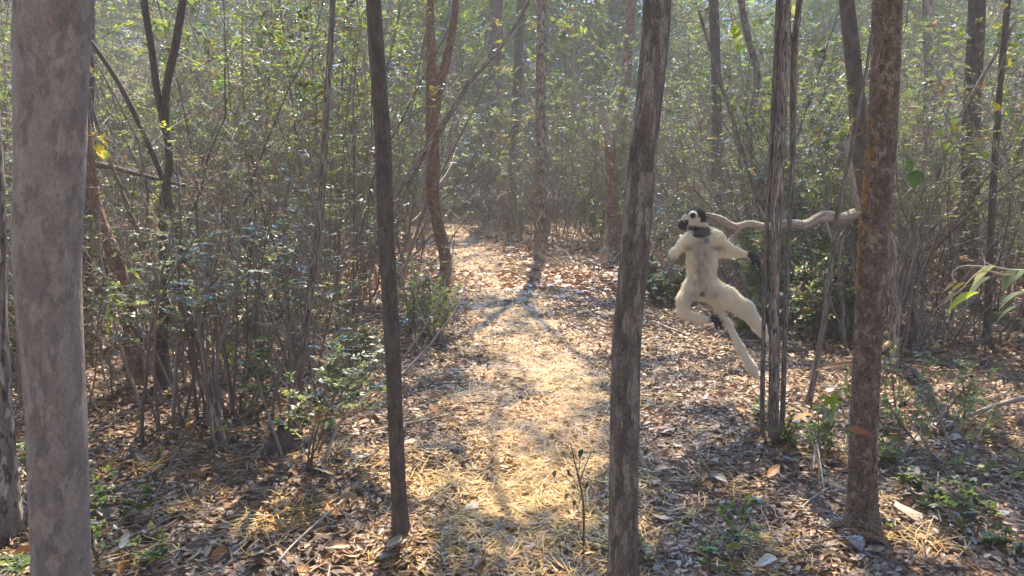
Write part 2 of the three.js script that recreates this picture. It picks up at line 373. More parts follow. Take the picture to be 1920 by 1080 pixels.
{ // loose flakes of bark, mostly along its left edge
  const r = rng(77), K = new Mesher(), rows = [[1664, 0, 48], [1654, 270, 48], [1643, 400, 51], [1634, 540, 52], [1627, 640, 50], [1622, 740, 50], [1617, 900, 51], [1617, 1000, 54]];
  for (let i = 0; i < 1500; i++) {
    const edgey = i < 260, py = edgey ? r.r(225, 560) : r.r(-40, 1000);
    let k = 0; while (k < rows.length - 2 && rows[k + 1][1] < py) k++;
    const t = (py - rows[k][1]) / (rows[k + 1][1] - rows[k][1]), px = lerp(rows[k][0], rows[k + 1][0], t), rad = lerp(rows[k][2], rows[k + 1][2], t) / 2 * 2.97 / F;
    const a = edgey ? PI + r.n() * 0.45 : r() * 2 * PI, c = at(px, py, 2.97).sub(flaky.position), n = V(cos(a), 0, sin(a)), s = V(-sin(a), 0, cos(a));
    const w = r.r(0.005, 0.02), h = r.r(0.006, 0.03), lift = r.r(0.002, 0.011), q = c.addScaledVector(n, rad * 1.01), b = r.r(0.7, 1.3), col = edgey && r() < 0.75 ? [0.5 * b, 0.28 * b, 0.08 * b] : [0.215 * b, 0.155 * b, 0.115 * b];
    const A = K.v(q.x - s.x * w / 2, q.y, q.z - s.z * w / 2, col), B = K.v(q.x + s.x * w / 2, q.y + r.n() * 0.002, q.z + s.z * w / 2, col);
    const C = K.v(q.x + s.x * w * 0.4 + n.x * lift, q.y + h, q.z + s.z * w * 0.4 + n.z * lift, col), D = K.v(q.x - s.x * w * 0.45 + n.x * lift * 0.7, q.y + h * 0.9, q.z - s.z * w * 0.45 + n.z * lift * 0.7, col);
    K.quad(A, B, C, D);
  }
  part('bark_flakes', K.build(), phys({ name: 'loose bark', vertexColors: true, transmission: 0.45, roughness: 0.9 }), flaky).userData.kind = 'stuff';
}
// the clump of poles that the lemur reaches for
tracedTree('pole_tree', 'thin dark pole, left one of the pole clump right of the leaping lemur', 4.24, [[1484, -500, 8], [1462, -60, 9], [1456, 80, 9], [1447, 260, 9], [1438, 420, 8], [1434, 540, 8], [1431, 640, 8], [1429, 805, 9]], bark.grey, { seed: 6, sides: 14, lump: 0.12, group: undefined });
tracedTree('pole_tree', 'grey pole with dark blotches, thickest of the pole clump right of the leaping lemur', 4.22, [[1500, -500, 14], [1478, -100, 16], [1474, 0, 17], [1468, 150, 18], [1460, 300, 20], [1455, 420, 20], [1452, 540, 19], [1452, 640, 19], [1450, 810, 21]], bark.grey, { seed: 7, sides: 20, lump: 0.09, crown: [[0, 0, 0, 0.8]] });
tracedTree('pole_tree', 'thin forked grey pole, right one of the pole clump beside the lemur', 4.26, [[1530, -500, 8], [1506, -60, 10], [1490, 90, 12], [1487, 200, 12], [1485, 320, 9], [1480, 420, 9], [1475, 540, 9], [1472, 640, 9], [1467, 795, 10]], bark.grey, { seed: 8, sides: 14, lump: 0.12, branches: [[[1460, -60, 6], [1475, 40, 7], [1488, 95, 9]]] });
tracedTree('sapling', 'thin pale leaning sapling between the pole clump and the flaky brown trunk', 4.75, [[1665, -200, 4], [1632, 80, 5], [1612, 200, 6], [1592, 300, 7], [1573, 380, 8], [1560, 480, 9], [1546, 600, 10], [1530, 690, 11], [1515, 765, 12]], bark.grey, { seed: 9, sides: 10, lump: 0.08 });
tracedTree('broken_sapling', 'short broken grey stem with a bent top left of the flaky brown trunk', 6.6, [[1598, 405, 8], [1590, 428, 10], [1577, 450, 12], [1576, 500, 12], [1578, 560, 12], [1580, 645, 14]], bark.grey, { seed: 10, sides: 12, lump: 0.1 });
tracedTree('tree', 'dark trunk half hidden behind the flaky brown trunk, carrying a pale horizontal limb', 6.7,
  [[1500, -1200, 22], [1560, -400, 22], [1588, 0, 25], [1604, 160, 28], [1612, 300, 31], [1618, 420, 32], [1622, 540, 34], [1628, 640, 38]], bark.dark, { seed: 11, sides: 20, crown: [[0, 0, 0, 1.2], [1.3, -0.5, -2.6, 1, 1]], branchMaterial: bark.pale,
    branches: [[[1322, 401, 6, 6.3], [1350, 410, 12, 6.35], [1378, 425, 14, 6.4], [1405, 419, 13, 6.41], [1440, 426, 14, 6.45], [1478, 418, 14, 6.5], [1512, 421, 17, 6.55], [1545, 405, 19, 6.58], [1580, 409, 19, 6.6], [1618, 394, 21, 6.7]], [[1346, 478, 2, 6.3], [1368, 450, 4, 6.36], [1392, 422, 6, 6.4]], [[1488, 372, 2, 6.4], [1474, 398, 3, 6.45], [1460, 422, 6, 6.5]], [[1566, 470, 3, 6.5], [1556, 436, 5, 6.52], [1546, 408, 7, 6.58]], [[1420, 380, 2, 6.5], [1432, 402, 3, 6.46], [1440, 421, 5, 6.45]], [[1585, 262, 6, 6.5], [1594, 310, 10, 6.5], [1603, 360, 10, 6.55], [1612, 400, 10, 6.7]]] });
const twisted = tracedTree('twisted_tree', 'pale twisted bare trunk right behind the flaky brown trunk', 5.5, [[1640, 385, 12], [1656, 420, 16], [1672, 450, 19], [1684, 490, 21], [1674, 530, 20], [1681, 570, 20], [1674, 620, 21], [1676, 690, 24]], bark.grey, { seed: 12, sides: 18, lump: 0.2, branches: [[[1735, 395, 4], [1722, 440, 5], [1716, 480, 6], [1700, 540, 6], [1681, 585, 8]], [[1712, 380, 4], [1703, 450, 5], [1690, 530, 7], [1680, 590, 8]]] });
{ // the splintered end of a broken bough
  const a = at(1522, 697, 4.6), b = at(1672, 640, 5.5), t = thing('broken_bough', 'splintered orange-brown end of a broken bough left of the flaky brown trunk', 'branch', a), r = rng(5), K = new Mesher();
  const d = b.clone().sub(a), side = V(0, 1, 0).cross(d).normalize();
  for (let i = 0; i < 16; i++) {
    const o = side.clone().multiplyScalar(r.n() * 0.014).add(V(0, r.n() * 0.016, 0)), s = r.r(0, 0.35), col = mixc([0.42, 0.24, 0.13], [0.6, 0.42, 0.26], r());
    tube(K, [0, 0.4, 0.75, 1].map((k) => d.clone().multiplyScalar(lerp(s, 1, k)).addScaledVector(o, 0.35 + 0.9 * sin(PI * min(1, k + 0.25))).add(V(0, -0.05 * sin(PI * k), 0))), [0.003, 0.012, 0.015, 0.015], 6, col);
  }
  part('splinters', K.build(), std({ name: 'fresh wood', vertexColors: true, roughness: 0.7 }), t);
}

// trunks beyond, each with its own ground; [name, label, d, rows, bark, options]
const T = (name, label, d, rows, b, o) => tracedTree(name, label, d, rows, b, { sides: 16, rings: 34, seed: d, ...o });
T('tree', 'crooked forked trunk at the left edge of the trail, just beyond the slim dark trunk', 9.3, [[720, -900, 9], [770, -300, 12], [805, -40, 14], [807, 60, 15], [810, 180, 22], [812, 300, 24], [812, 370, 22], [826, 440, 22], [836, 490, 22], [832, 530, 24], [830, 562, 27]], bark.red, { branches: [[[862, -120, 10], [855, 0, 12], [842, 90, 14], [822, 170, 17], [812, 230, 18]]], crown: [[1.4, 0, 0.3, 1.2], [2.5, 0.4, -1.5, 1.1, 1], [3.4, 0.1, -0.4, 1, 1], [0.8, 0.3, -2.7, 0.85, 1]], lump: 0.12 });
T('leaning_pole', 'long thin pole leaning diagonally over the trail, from lower left to upper right', 8.4, [[1010, -40, 4, 8.0], [985, 15, 5], [930, 100, 6], [880, 155, 8], [840, 220, 10], [800, 280, 12], [765, 340, 14], [735, 400, 14], [705, 470, 14], [650, 590, 15]], bark.grey, { category: 'pole' });
T('tree', 'straight grey trunk on open ground in the middle of the view, right of the trail', 13.6, [[1010, -300, 17], [1016, 0, 18], [1014, 200, 19], [1017, 330, 20], [1014, 420, 22], [1014, 482, 27]], bark.grey, { crown: [[0, 0, 0, 1.7]] });
T('tree', 'reddish split trunk with a pale broken top, left of the leaning patchy trunk', 14, [[1128, 205, 10], [1138, 225, 15], [1143, 262, 18], [1145, 310, 22], [1147, 370, 26], [1149, 476, 31]], bark.red, { category: 'dead tree', branches: [[[1126, 198, 9, 13.8], [1131, 212, 16, 13.8], [1138, 232, 17, 13.8], [1143, 258, 15, 13.8], [1145, 285, 8, 13.85]]], branchMaterial: bark.pale });
T('tree', 'tall reddish trunk rising behind the broken-topped one', 18, [[1190, -300, 18], [1184, 0, 18], [1178, 90, 18], [1170, 180, 18], [1164, 300, 17], [1160, 435, 18]], bark.red, { crown: [[0, 0, 0, 2.2]] });
T('tree', 'broad dark trunk in the haze straight beyond the trail bend', 25, [[936, -300, 22], [930, 0, 24], [928, 130, 26], [926, 270, 28], [930, 400, 36]], bark.dark, { crown: [[0, 0, 0, 3.4]] });
T('tree', 'dark trunk leaning right with a flared foot in the middle distance', 23, [[990, -300, 14], [978, 0, 15], [970, 150, 16], [966, 280, 18], [968, 408, 24]], bark.dark, { crown: [[0, 0, 0, 3]] });
T('tree', 'leaning orange-brown stem beside the dark trunks in the middle distance', 22, [[936, 285, 8], [938, 320, 12], [944, 370, 14], [950, 412, 16]], bark.red, { category: 'dead tree' });
T('tree', 'thin straight trunk left of the broad dark trunk, in the haze', 26, [[842, -200, 11], [848, 0, 12], [850, 150, 12], [848, 300, 12], [844, 400, 13]], bark.grey, { crown: [[0, 0, 0, 2.8]] });
T('tree', 'dark forked trunk with two arms rising in the upper left thicket', 5.15, [[230, -1000, 12], [250, -500, 9], [262, -200, 10], [270, 0, 12], [284, 90, 12], [296, 180, 13], [318, 290, 13], [305, 400, 14], [312, 540, 16], [303, 640, 22], [310, 733, 26]], bark.dark, { branches: [[[440, -500, 8], [372, -120, 9], [343, 0, 12], [330, 80, 13], [312, 170, 13], [312, 250, 13]]], crown: [[0, 0, 0, 1]], lump: 0.13 });
T('tree', 'gnarled reddish-brown trunk bent to the left behind the thick smooth trunk', 5.2, [[100, -900, 9], [138, -200, 12], [150, 120, 14], [165, 270, 17], [180, 385, 20], [200, 445, 24], [222, 500, 26], [238, 560, 25], [248, 640, 27], [262, 738, 30]], bark.red, { lump: 0.16, crown: [[0, 0, 0, 0.8]] });
T('tree', 'dark upright trunk partly hidden by the thick smooth trunk', 6.5, [[168, -900, 16], [168, -300, 20], [166, 0, 22], [164, 200, 22], [160, 400, 22], [158, 640, 26]], bark.dark, { crown: [[0, 0, 0, 1.1], [2.3, -0.6, -1.1, 1.15, 1], [3.5, -0.2, -0.9, 1.0, 1]], branches: [[[345, 348, 5, 5.7], [290, 334, 7, 5.8], [235, 320, 9, 6], [195, 310, 11, 6.2], [160, 306, 13, 6.5]], [[40, 176, 6, 6.0], [90, 172, 8, 6.2], [163, 190, 10, 6.5]]] });
T('leaning_pole', 'dark slanting branch-like stem crossing the upper left thicket', 5.6, [[120, 20, 6], [168, 75, 8], [225, 160, 9], [265, 240, 10], [300, 320, 11], [330, 420, 11], [352, 560, 12], [362, 700, 13]], bark.dark, { category: 'pole' });
T('leaning_pole', 'thin grey slanting stem right behind the thick smooth trunk', 5.9, [[140, 40, 4], [172, 200, 6], [205, 300, 7], [245, 400, 8], [300, 540, 9], [335, 660, 10]], bark.grey, { category: 'pole' });
T('leaning_pole', 'slanting pale stem in the upper right between flaky and shaded trunks', 7.2, [[1905, 40, 5], [1850, 130, 6], [1790, 240, 7], [1745, 380, 8], [1720, 500, 9], [1712, 622, 10]], bark.grey, { category: 'pole' });
T('leaning_pole', 'thin pole leaning left above the lemur, in the thicket behind it', 8.2, [[1310, 20, 5], [1350, 150, 6], [1395, 290, 8], [1430, 420, 9], [1452, 585, 10]], bark.grey, { category: 'pole' });
T('pole_tree', 'slender pale pole in the left thicket, leaning right', 4.35, [[650, -1000, 6], [632, -200, 8], [622, 40, 10], [612, 200, 12], [603, 370, 13], [592, 470, 13], [572, 620, 13], [556, 730, 14], [545, 825, 15]], bark.grey, { crown: [[0, 0, 0, 0.7]] });
T('stump', 'short pale snag with peeled bark at the front of the left thicket', 4.0, [[396, 690, 12], [398, 740, 18], [406, 800, 21], [416, 850, 23], [422, 900, 27]], bark.grey, { category: 'stump', lump: 0.15 });
T('stump', 'dark rotten stump among stems at the front of the left thicket', 3.95, [[536, 800, 30], [528, 830, 44], [522, 860, 54], [520, 895, 62]], bark.dark, { category: 'stump', lump: 0.22 });
T('tree', 'dark grey trunk with pale flecks cut by the left edge of the view', 2.95, [[-40, -200, 34], [-22, 200, 34], [-8, 380, 32], [-6, 500, 30], [-4, 640, 34], [4, 800, 42], [8, 1000, 56]], bark.grey, { lump: 0.08, crown: [[0, 0.6, 0, 0.9]] });
T('tree', 'dark trunk in the shade near the upper right corner', 8.5, [[1830, -300, 26], [1832, 0, 28], [1822, 200, 30], [1818, 400, 32], [1812, 600, 36]], bark.dark, { crown: [[0, 0, 0, 1.8]] });
T('tree', 'thin dark trunk at the right of the view behind the yellow-leaved twig', 6.4, [[1912, -200, 9], [1890, 0, 10], [1872, 200, 11], [1860, 400, 12], [1850, 655, 15]], bark.dark, { crown: [[0, 0, 0, 1]] });
T('tree', 'slanting grey trunk in the thicket left of the pole clump', 10.5, [[1360, -200, 11], [1400, 60, 12], [1420, 140, 12], [1412, 200, 12], [1404, 260, 12], [1420, 330, 12], [1440, 420, 13], [1452, 528, 14]], bark.grey, { crown: [[0, 0, 0, 1.4]] });
T('tree', 'tall hazy trunk behind the lemur, left of the pole clump', 15, [[1332, -300, 16], [1338, 0, 17], [1344, 200, 18], [1342, 465, 22]], bark.dark, { crown: [[0, 0, 0, 2.3]] });
T('tree', 'hazy grey trunk in the far right thicket between flaky and shaded trunks', 14, [[1742, -300, 16], [1738, 0, 17], [1744, 220, 19], [1740, 480, 24]], bark.grey, { crown: [[0, 0, 0, 2.1]] });
// ---------------------------------------------------------------- the thicket: shrubs, saplings, brush
const kinds = {
  tangle: { n: 3, name: 'twig_tangle', o: { stems: 7, height: 3.4, lean: [0.1, 0.65], foot: 0.35, rad: 0.013, leafFrom: 1.1, levels: 3, kids: [7, 5, 4], ratio: 0.42, leaves: 7, leaf: 0.04, wobble: 0.42, bare: 0.12, dead: 0.78, dull: 0.2, yellow: 0.12, brown: 0.2, wood: [WOODS[2], WOODS[0], WOODS[2], [0.11, 0.085, 0.075], WOODS[3]] } },
  wands: { n: 2, name: 'wand_shrub', o: { stems: 9, height: 1.9, lean: [0.02, 0.35], foot: 0.3, rad: 0.011, levels: 2, kids: [8, 4], ratio: 0.24, leaves: 5, leaf: 0.032, wobble: 0.2, bare: 0.25, dead: 0.62, brown: 0.25, wood: [WOODS[2], WOODS[4], WOODS[0], WOODS[1]] } },
  sapling: { n: 3, name: 'sapling', o: { stems: 1, height: 3.8, lean: [0, 0.2], rad: 0.02, leafFrom: 1.3, levels: 2, kids: [14, 6], ratio: 0.27, leaves: 12, leaf: 0.048, slim: 0.5, dull: 0.14, wobble: 0.16, bare: 0.22, dead: 0.26, flat: 0.4, two: true } },
  shrub: { n: 3, name: 'shrub', o: { stems: 8, height: 2.7, lean: [0.04, 0.5], foot: 0.22, rad: 0.015, leafFrom: 0.9, levels: 2, kids: [9, 6], ratio: 0.34, leaves: 9, leaf: 0.04, dull: 0.3, wobble: 0.26, bare: 0.2, dead: 0.46, two: true } },
  poles: { n: 2, name: 'pole_shrub', o: { stems: 5, height: 3.6, lean: [0.02, 0.25], foot: 0.3, rad: 0.015, leafFrom: 1.3, levels: 2, kids: [9, 5], ratio: 0.2, leaves: 10, leaf: 0.045, wobble: 0.1, bare: 0.3, dead: 0.25, dull: 0.2, flat: 0.5 } },
  brush: { n: 2, name: 'dead_brush', o: { stems: 12, height: 1.7, lean: [0.1, 0.9], foot: 0.3, rad: 0.010, levels: 2, kids: [8, 5], ratio: 0.42, leaves: 4, leaf: 0.035, wobble: 0.34, bare: 0.1, dead: 0.6, brown: 0.75, wood: [WOODS[0], WOODS[3], WOODS[1], WOODS[3]] } },
  bush: { n: 2, name: 'leafy_bush', o: { stems: 12, height: 1.0, lean: [0.05, 0.75], foot: 0.22, rad: 0.009, levels: 2, kids: [7, 5], ratio: 0.42, leaves: 8, leaf: 0.034, wobble: 0.22, bare: 0.12, dead: 0.12, two: true, dull: 0.5 } },
};
const protos = {};
let protoSeed = 400;
for (const k of Object.keys(kinds)) protos[k] = Array.from({ length: kinds[k].n }, (_, i) => plant(protoSeed++, { ...kinds[k].o, leaf: kinds[k].o.leaf * [1.3, 0.8, 1][i] }));
const words = {
  sapling: ['slender sparse-leaved sapling', 'sapling'], shrub: ['many-stemmed twiggy shrub', 'shrub'], poles: ['clump of thin upright stems', 'shrub'],
  brush: ['tangle of bare dead twigs', 'dead brush'], tangle: ['tangled shrub of crossing twigs', 'shrub'], wands: ['clump of thin leafless stems', 'shrub'], bush: ['low leafy green bush', 'bush'],
};
const firsts = {};
function grow(kind, i, p, turn, scale, label, group) {
  const key = kind + i, place = p.clone();
  place.y = land(p.x, p.z) - 0.01;
  if (!firsts[key]) {
    const g = protos[kind][i], t = firsts[key] = thing(kinds[kind].name, label, words[kind][1], place, turn, group);
    t.scale.setScalar(scale);
    part('stems', g.wood, M.wood, t);
    if (g.thin) part('foliage', g.thin, M.leafThin, t);
    if (g.waxy) part('foliage', g.waxy, M.leafWaxy, t);
    return t;
  }
  return copyOf(firsts[key], place, turn, scale, label, group, kinds[kind].name);
}
// where the view is open: trail, the litter right of it, the lemur's stage
function open(x, z) {
  const d = -z, u = 960 + x / d * F;
  if (trailOff(x, z) < trailHalf(z) + 0.65) return true;
  if (d < 3.6) return true;
  if (u < 640 && d < 4.3) return true;
  if (u >= 640 && u < 1000 && d < 6.3) return true;
  if (u > 770 && u < 1180 && d < 14.7) return true;
  if (u > 765 && u < 870 && d < 30) return true;
  if (u > 690 && u < 960 && d > 6 && d < 9.6) return true;
  if (u > 1030 && u < 1260 && d > 8 && d < 14.6) return true;
  if (u >= 1180 && u < 1420 && d < 9) return true;
  if (u >= 1420 && u < 1640 && d < 7.6) return true;
  if (u >= 1640 && d < 6.2) return true;
  return false;
}
{
  const r = rng(2024), put = [];
  const near = (d) => d < 9 ? 'front' : d < 18 ? 'middle' : 'back';
  for (let tries = 0; tries < 16000 && put.length < 480; tries++) {
    const d = lerp(4.2, 34, pow(r(), 1.25)), x = r.r(-1, 1) * (d * 0.74 + 1.2), z = -d;
    if (open(x, z)) continue;
    const gap = d < 9 ? 0.5 : d < 18 ? 0.72 : 1.05;
    if (put.some(([a, b]) => (a - x) ** 2 + (b - z) ** 2 < gap * gap)) continue;
    put.push([x, z]);
    const side = x < trailLineX(z) ? 'left' : 'right', q = r();
    const u0 = 960 + x / d * F;
    const sunny = d < 7 && x < -0.9 && x > -2.5, lowKind = r() < 0.25 ? 'brush' : 'wands';
    const lowStage = u0 > 1030 && u0 < 1420 && d < 14.8;
    const kind = lowStage ? (r() < 0.7 ? 'brush' : 'bush') : sunny || (d < 5.6) ? lowKind : side === 'left' ? (q < 0.22 ? 'sapling' : q < 0.34 ? 'shrub' : q < 0.68 ? 'tangle' : q < 0.75 ? 'poles' : q < 0.87 ? 'wands' : q < 0.97 ? 'brush' : 'bush') : (q < 0.2 ? 'sapling' : q < 0.3 ? 'shrub' : q < 0.68 ? 'tangle' : q < 0.73 ? 'poles' : q < 0.8 ? 'wands' : q < 0.96 ? 'brush' : 'bush');
    const u = 960 + x / d * F, zone = u < 60 ? 'left of the thick smooth trunk' : u < 420 ? 'right of the thick smooth trunk' : u < 715 ? 'left of the slim dark trunk' : side === 'left' ? 'by the left edge of the trail' : u < 1180 ? 'right of the trail' : u < 1450 ? 'behind the leaping lemur' : u < 1625 ? 'left of the flaky trunk' : 'right of the flaky trunk';
    const where = `${{ front: 'close', middle: 'farther back', back: 'hazy far' }[near(d)]} ${zone}`;
    const names = { sapling: 'saplings', shrub: 'twiggy shrubs', poles: 'stem clumps', tangle: 'tangled twig shrubs', brush: 'dead brush', wands: 'leafless stem clumps', bush: 'leafy bushes' };
    grow(kind, floor(r() * kinds[kind].n), V(x, 0, z), r() * 2 * PI, r.r(0.75, 1.25) * (d > 18 ? 1.5 : d > 9 ? 1.25 : 0.95), `${words[kind][0]} ${where}`, `${names[kind]} ${where}`);
  }
  console.log('thicket', put.length);
}
function trailLineX(z) {
  let best = trailLine[0];
  for (const p of trailLine) if (abs(p[1] - z) < abs(best[1] - z)) best = p;
  return best[0];
}

// ---------------------------------------------------------------- the forest beyond, one mass in the haze
{
  const r = rng(909), far = [0, 1, 2].map((i) => plant(700 + i, { stems: 9, height: 2.4, lean: [0.1, 1.3], foot: 0.4, rad: 0.022, levels: 2, kids: [6, 5], ratio: 0.45, leaves: 7, leaf: 0.12, wobble: 0.25, bare: 0.1, dead: 0.15, dull: 0.1 }));
  const spots = [[], [], []];
  for (let i = 0; i < 2600; i++) {
    const d = lerp(30, 62, pow(r(), 0.8)), x = r.r(-1, 1) * (d * 0.95 + 6), z = -d, y = pow(r(), 1.25) * 14 - 0.3;
    if (trailOff(x, z) < 1.4 && y < 2.5) continue;
    const k = r.r(0.7, 1.25);
    spots[floor(r() * 3)].push([pose(V(x, land(x, z) + y, z), r.n() * 0.4, r() * 2 * PI, r.n() * 0.4, r.r(0.8, 1.5)), new THREE.Color(k, k, k)]);
  }
  const forest = new THREE.Group();
  forest.name = 'distant_forest'; forest.userData.kind = 'stuff';
  tag(forest, 'hazy mass of trees and undergrowth closing the view beyond the trail', 'forest');
  scene.add(forest);
  far.forEach((g, i) => { scatter('branches', g.wood, M.wood, spots[i], forest); for (const f of ['thin', 'waxy']) if (g[f]) scatter('foliage', g[f], f === 'thin' ? M.leafThin : M.leafWaxy, spots[i], forest); });
  forest.children.forEach((c) => { c.userData.kind = 'stuff'; });
}
// ---------------------------------------------------------------- dead leaves, straw and sticks on the ground
const DEAD = [[0.30, 0.165, 0.09], [0.38, 0.23, 0.13], [0.21, 0.115, 0.07], [0.44, 0.31, 0.21], [0.44, 0.21, 0.075], [0.30, 0.225, 0.175], [0.14, 0.08, 0.055], [0.50, 0.38, 0.27]];
function deadLeaf(seed, len, wid, curl, o = {}) {
  const r = rng(seed), K = new Mesher(), rows = o.rows ?? 4, cols = 4, bend = r.n() * 0.5, twist = r.n() * 0.5, white = [1, 1, 1];
  for (let i = 0; i <= rows; i++) for (let j = 0; j <= cols; j++) {
    const t = i / rows, s = j / cols * 2 - 1, w = wid / 2 * pow(sin(PI * clamp(t * 0.93 + 0.05, 0, 1)), 0.75) * (1 + 0.2 * r.n() * (o.ragged ?? 0.4)), a = s * curl + twist * (t - 0.5);
    K.v(sin(a) / max(abs(curl), 0.25) * w, (1 - cos(a)) * w * 0.9 + bend * len * (t - 0.5) ** 2 + r.n() * len * 0.02, (t - 0.5) * len, mixc(white, [0.75, 0.7, 0.65], abs(s) < 0.1 ? 0.5 : 0), j / cols, t);
  }
  for (let i = 0; i < rows; i++) for (let j = 0; j < cols; j++) { const a = i * (cols + 1) + j; K.quad(a, a + 1, a + cols + 2, a + cols + 1); }
  return K.build();
}
const leafKinds = [deadLeaf(1, 0.075, 0.036, 0.9), deadLeaf(2, 0.06, 0.034, -0.8), deadLeaf(3, 0.085, 0.03, 1.3), deadLeaf(4, 0.055, 0.04, 0.5)];
const fallen = (p, r, s = 1) => [pose(p, r.n() * 0.45, r() * 2 * PI, r.n() * 0.5 + (r() < 0.3 ? PI : 0), s), null];
{
  const r = rng(31), spots = [[], [], [], []], col = new THREE.Color();
  for (let i = 0; i < 105000; i++) {
    const d = lerp(1.6, 11, pow(r(), 0.85)), x = r.r(-1, 1) * (d * 0.74 + 0.5), z = -d, on = trail(x, z);
    if (r() < on * 0.22 * smooth(d, 2, 5) * (0.6 + 0.4 * noise(x * 1.1, z * 1.1, 40))) continue;
    const e = fallen(V(x, land(x, z) + r.r(0.006, 0.028) + on * 0.012, z), r, r.r(0.38, 0.85) * (d > 6 ? 1.2 : 1)), c = r() < on * 0.8 ? r.pick([[0.46, 0.28, 0.07], [0.5, 0.34, 0.11], [0.38, 0.2, 0.055], [0.28, 0.16, 0.07], [0.2, 0.12, 0.07]]) : r.pick(DEAD), k = r.r(0.55, 1.15);
    e[1] = new THREE.Color(c[0] * k, c[1] * k, c[2] * k);
    spots[floor(r() * 4)].push(e);
  }
  // drifts of leaves round the feet of the near trunks
  for (const [px, py] of [[750, 1003], [1168, 1118], [1617, 1003], [117, 1170], [1450, 808], [8, 1010]]) {
    const b = spot(px, py);
    for (let i = 0; i < 320; i++) {
      const a = r() * 2 * PI, q = 0.05 + abs(r.n()) * 0.09, c = r.pick(DEAD), k = r.r(0.7, 1.3), x = b.x + cos(a) * q, z = b.z + sin(a) * q;
      const e = fallen(V(x, land(x, z) + r.r(0.004, 0.05) * exp(-q / 0.1) + 0.01, z), r, r.r(0.4, 0.85));
      e[1] = new THREE.Color(c[0] * k, c[1] * k, c[2] * k);
      spots[floor(r() * 4)].push(e);
    }
  }
  // farther out each copy is a handful of leaves
  const handful = [];
  for (let i = 0; i < 14; i++) {
    const g = leafKinds[i % 4].clone(), c = g.attributes.color, b = DEAD[i % DEAD.length];
    for (let k = 0; k < c.count; k++) c.setXYZ(k, c.getX(k) * b[0] * 3, c.getY(k) * b[1] * 3, c.getZ(k) * b[2] * 3);
    g.applyMatrix4(fallen(V(r.n() * 0.22, r.r(0, 0.02), r.n() * 0.22), r, r.r(0.8, 1.4))[0]);
    handful.push(g);
  }
  const heap = mergeGeometries(handful), heaps = [];
  for (let i = 0; i < 15000; i++) {
    const d = lerp(9.5, 46, pow(r(), 1.2)), x = r.r(-1, 1) * (d * 0.76 + 1), z = -d;
    if (r() < trail(x, z) * 0.6) continue;
    const k = r.r(0.22, 0.45);
    heaps.push([pose(V(x, land(x, z) + 0.012, z), r.n() * 0.06, r() * 2 * PI, r.n() * 0.06, r.r(0.9, 1.5)), new THREE.Color(k, k * 0.86, k * 0.72)]);
  }
  const litter = new THREE.Group();
  litter.name = 'leaf_litter'; litter.userData.kind = 'stuff';
  tag(litter, 'brown and grey dead leaf litter covering the forest floor', 'leaf litter');
  scene.add(litter);
  leafKinds.forEach((g, i) => scatter('dead_leaves', g, M.litter, spots[i], litter).userData.kind = 'stuff');
  scatter('dead_leaves', heap, M.litter, heaps, litter).userData.kind = 'stuff';

  // straw: flat tufts of dry grass, thick on the trail
  const STRAW = [[0.62, 0.36, 0.05], [0.54, 0.29, 0.04], [0.62, 0.42, 0.09], [0.42, 0.19, 0.035], [0.46, 0.30, 0.09]];
  const tuft = (seed, n, spread, rise, long) => {
    const K = new Mesher(), q = rng(seed);
    for (let i = 0; i < n; i++) {
      const a = q() * 2 * PI, e = q.n() * rise, L = long * q.r(0.5, 1.3), w = q.r(0.0014, 0.0034), c = q.pick(STRAW), k = q.r(0.75, 1.2), cc = [c[0] * k, c[1] * k, c[2] * k];
      let p = V(q.n() * spread, q.r(0.002, 0.022), q.n() * spread), b = q.n() * 0.5, dir = a;
      let prev = null;
      for (let s = 0; s <= 3; s++) {
        const side = V(-sin(dir), q.n() * 0.3, cos(dir)).multiplyScalar(w * (1 - s * 0.22));
        const l = K.v(p.x + side.x, p.y + side.y, p.z + side.z, cc), m = K.v(p.x - side.x, p.y - side.y, p.z - side.z, cc);
        if (prev) K.quad(prev[0], prev[1], m, l);
        prev = [l, m];
        p = p.clone().add(V(cos(dir) * L / 3, abs(e) * L / 3 * (s < 2 ? 1 : -0.6), sin(dir) * L / 3)); dir += b;
      }
    }
    return K.build();
  };
  const mats = [tuft(1, 46, 0.11, 0.16, 0.14), tuft(2, 46, 0.12, 0.2, 0.12), tuft(3, 40, 0.1, 0.3, 0.16)], beds = [[], [], []];
  for (let i = 0; i < 46000; i++) {
    const d = lerp(1.7, 42, pow(r(), 1.7)), x = r.r(-1, 1) * (d * 0.4 + 1.2), z = -d, k = r.r(0.8, 1.15);
    if (r() > pow(trail(x, z), 1.6) * clamp(0.85 + 0.9 * noise(x * 1.1, z * 1.1, 60), 0.12, 1) * lerp(0.2, 1, smooth(d, 2.6, 4.4)) + 0.012) continue;
    const tint = noise(x * 0.5, z * 0.5, 71);
    beds[floor(r() * 3)].push([pose(V(x, land(x, z) + 0.008, z), 0, r() * 2 * PI, 0, r.r(0.8, 1.25) * (d > 12 ? 1.5 : 1)), new THREE.Color(k, k * (1.0 + 0.08 * tint), k * (0.82 - 0.15 * tint))]);
  }
  console.log('straw', beds.map((b) => b.length), 'leaves', spots.map((s) => s.length), heaps.length);
  const straw = new THREE.Group();
  straw.name = 'dry_grass'; straw.userData.kind = 'stuff';
  tag(straw, 'golden dry grass straw trodden flat along the trail', 'dry grass');
  scene.add(straw);
  mats.forEach((g, i) => scatter('straw', g, M.straw, beds[i], straw).userData.kind = 'stuff');
}

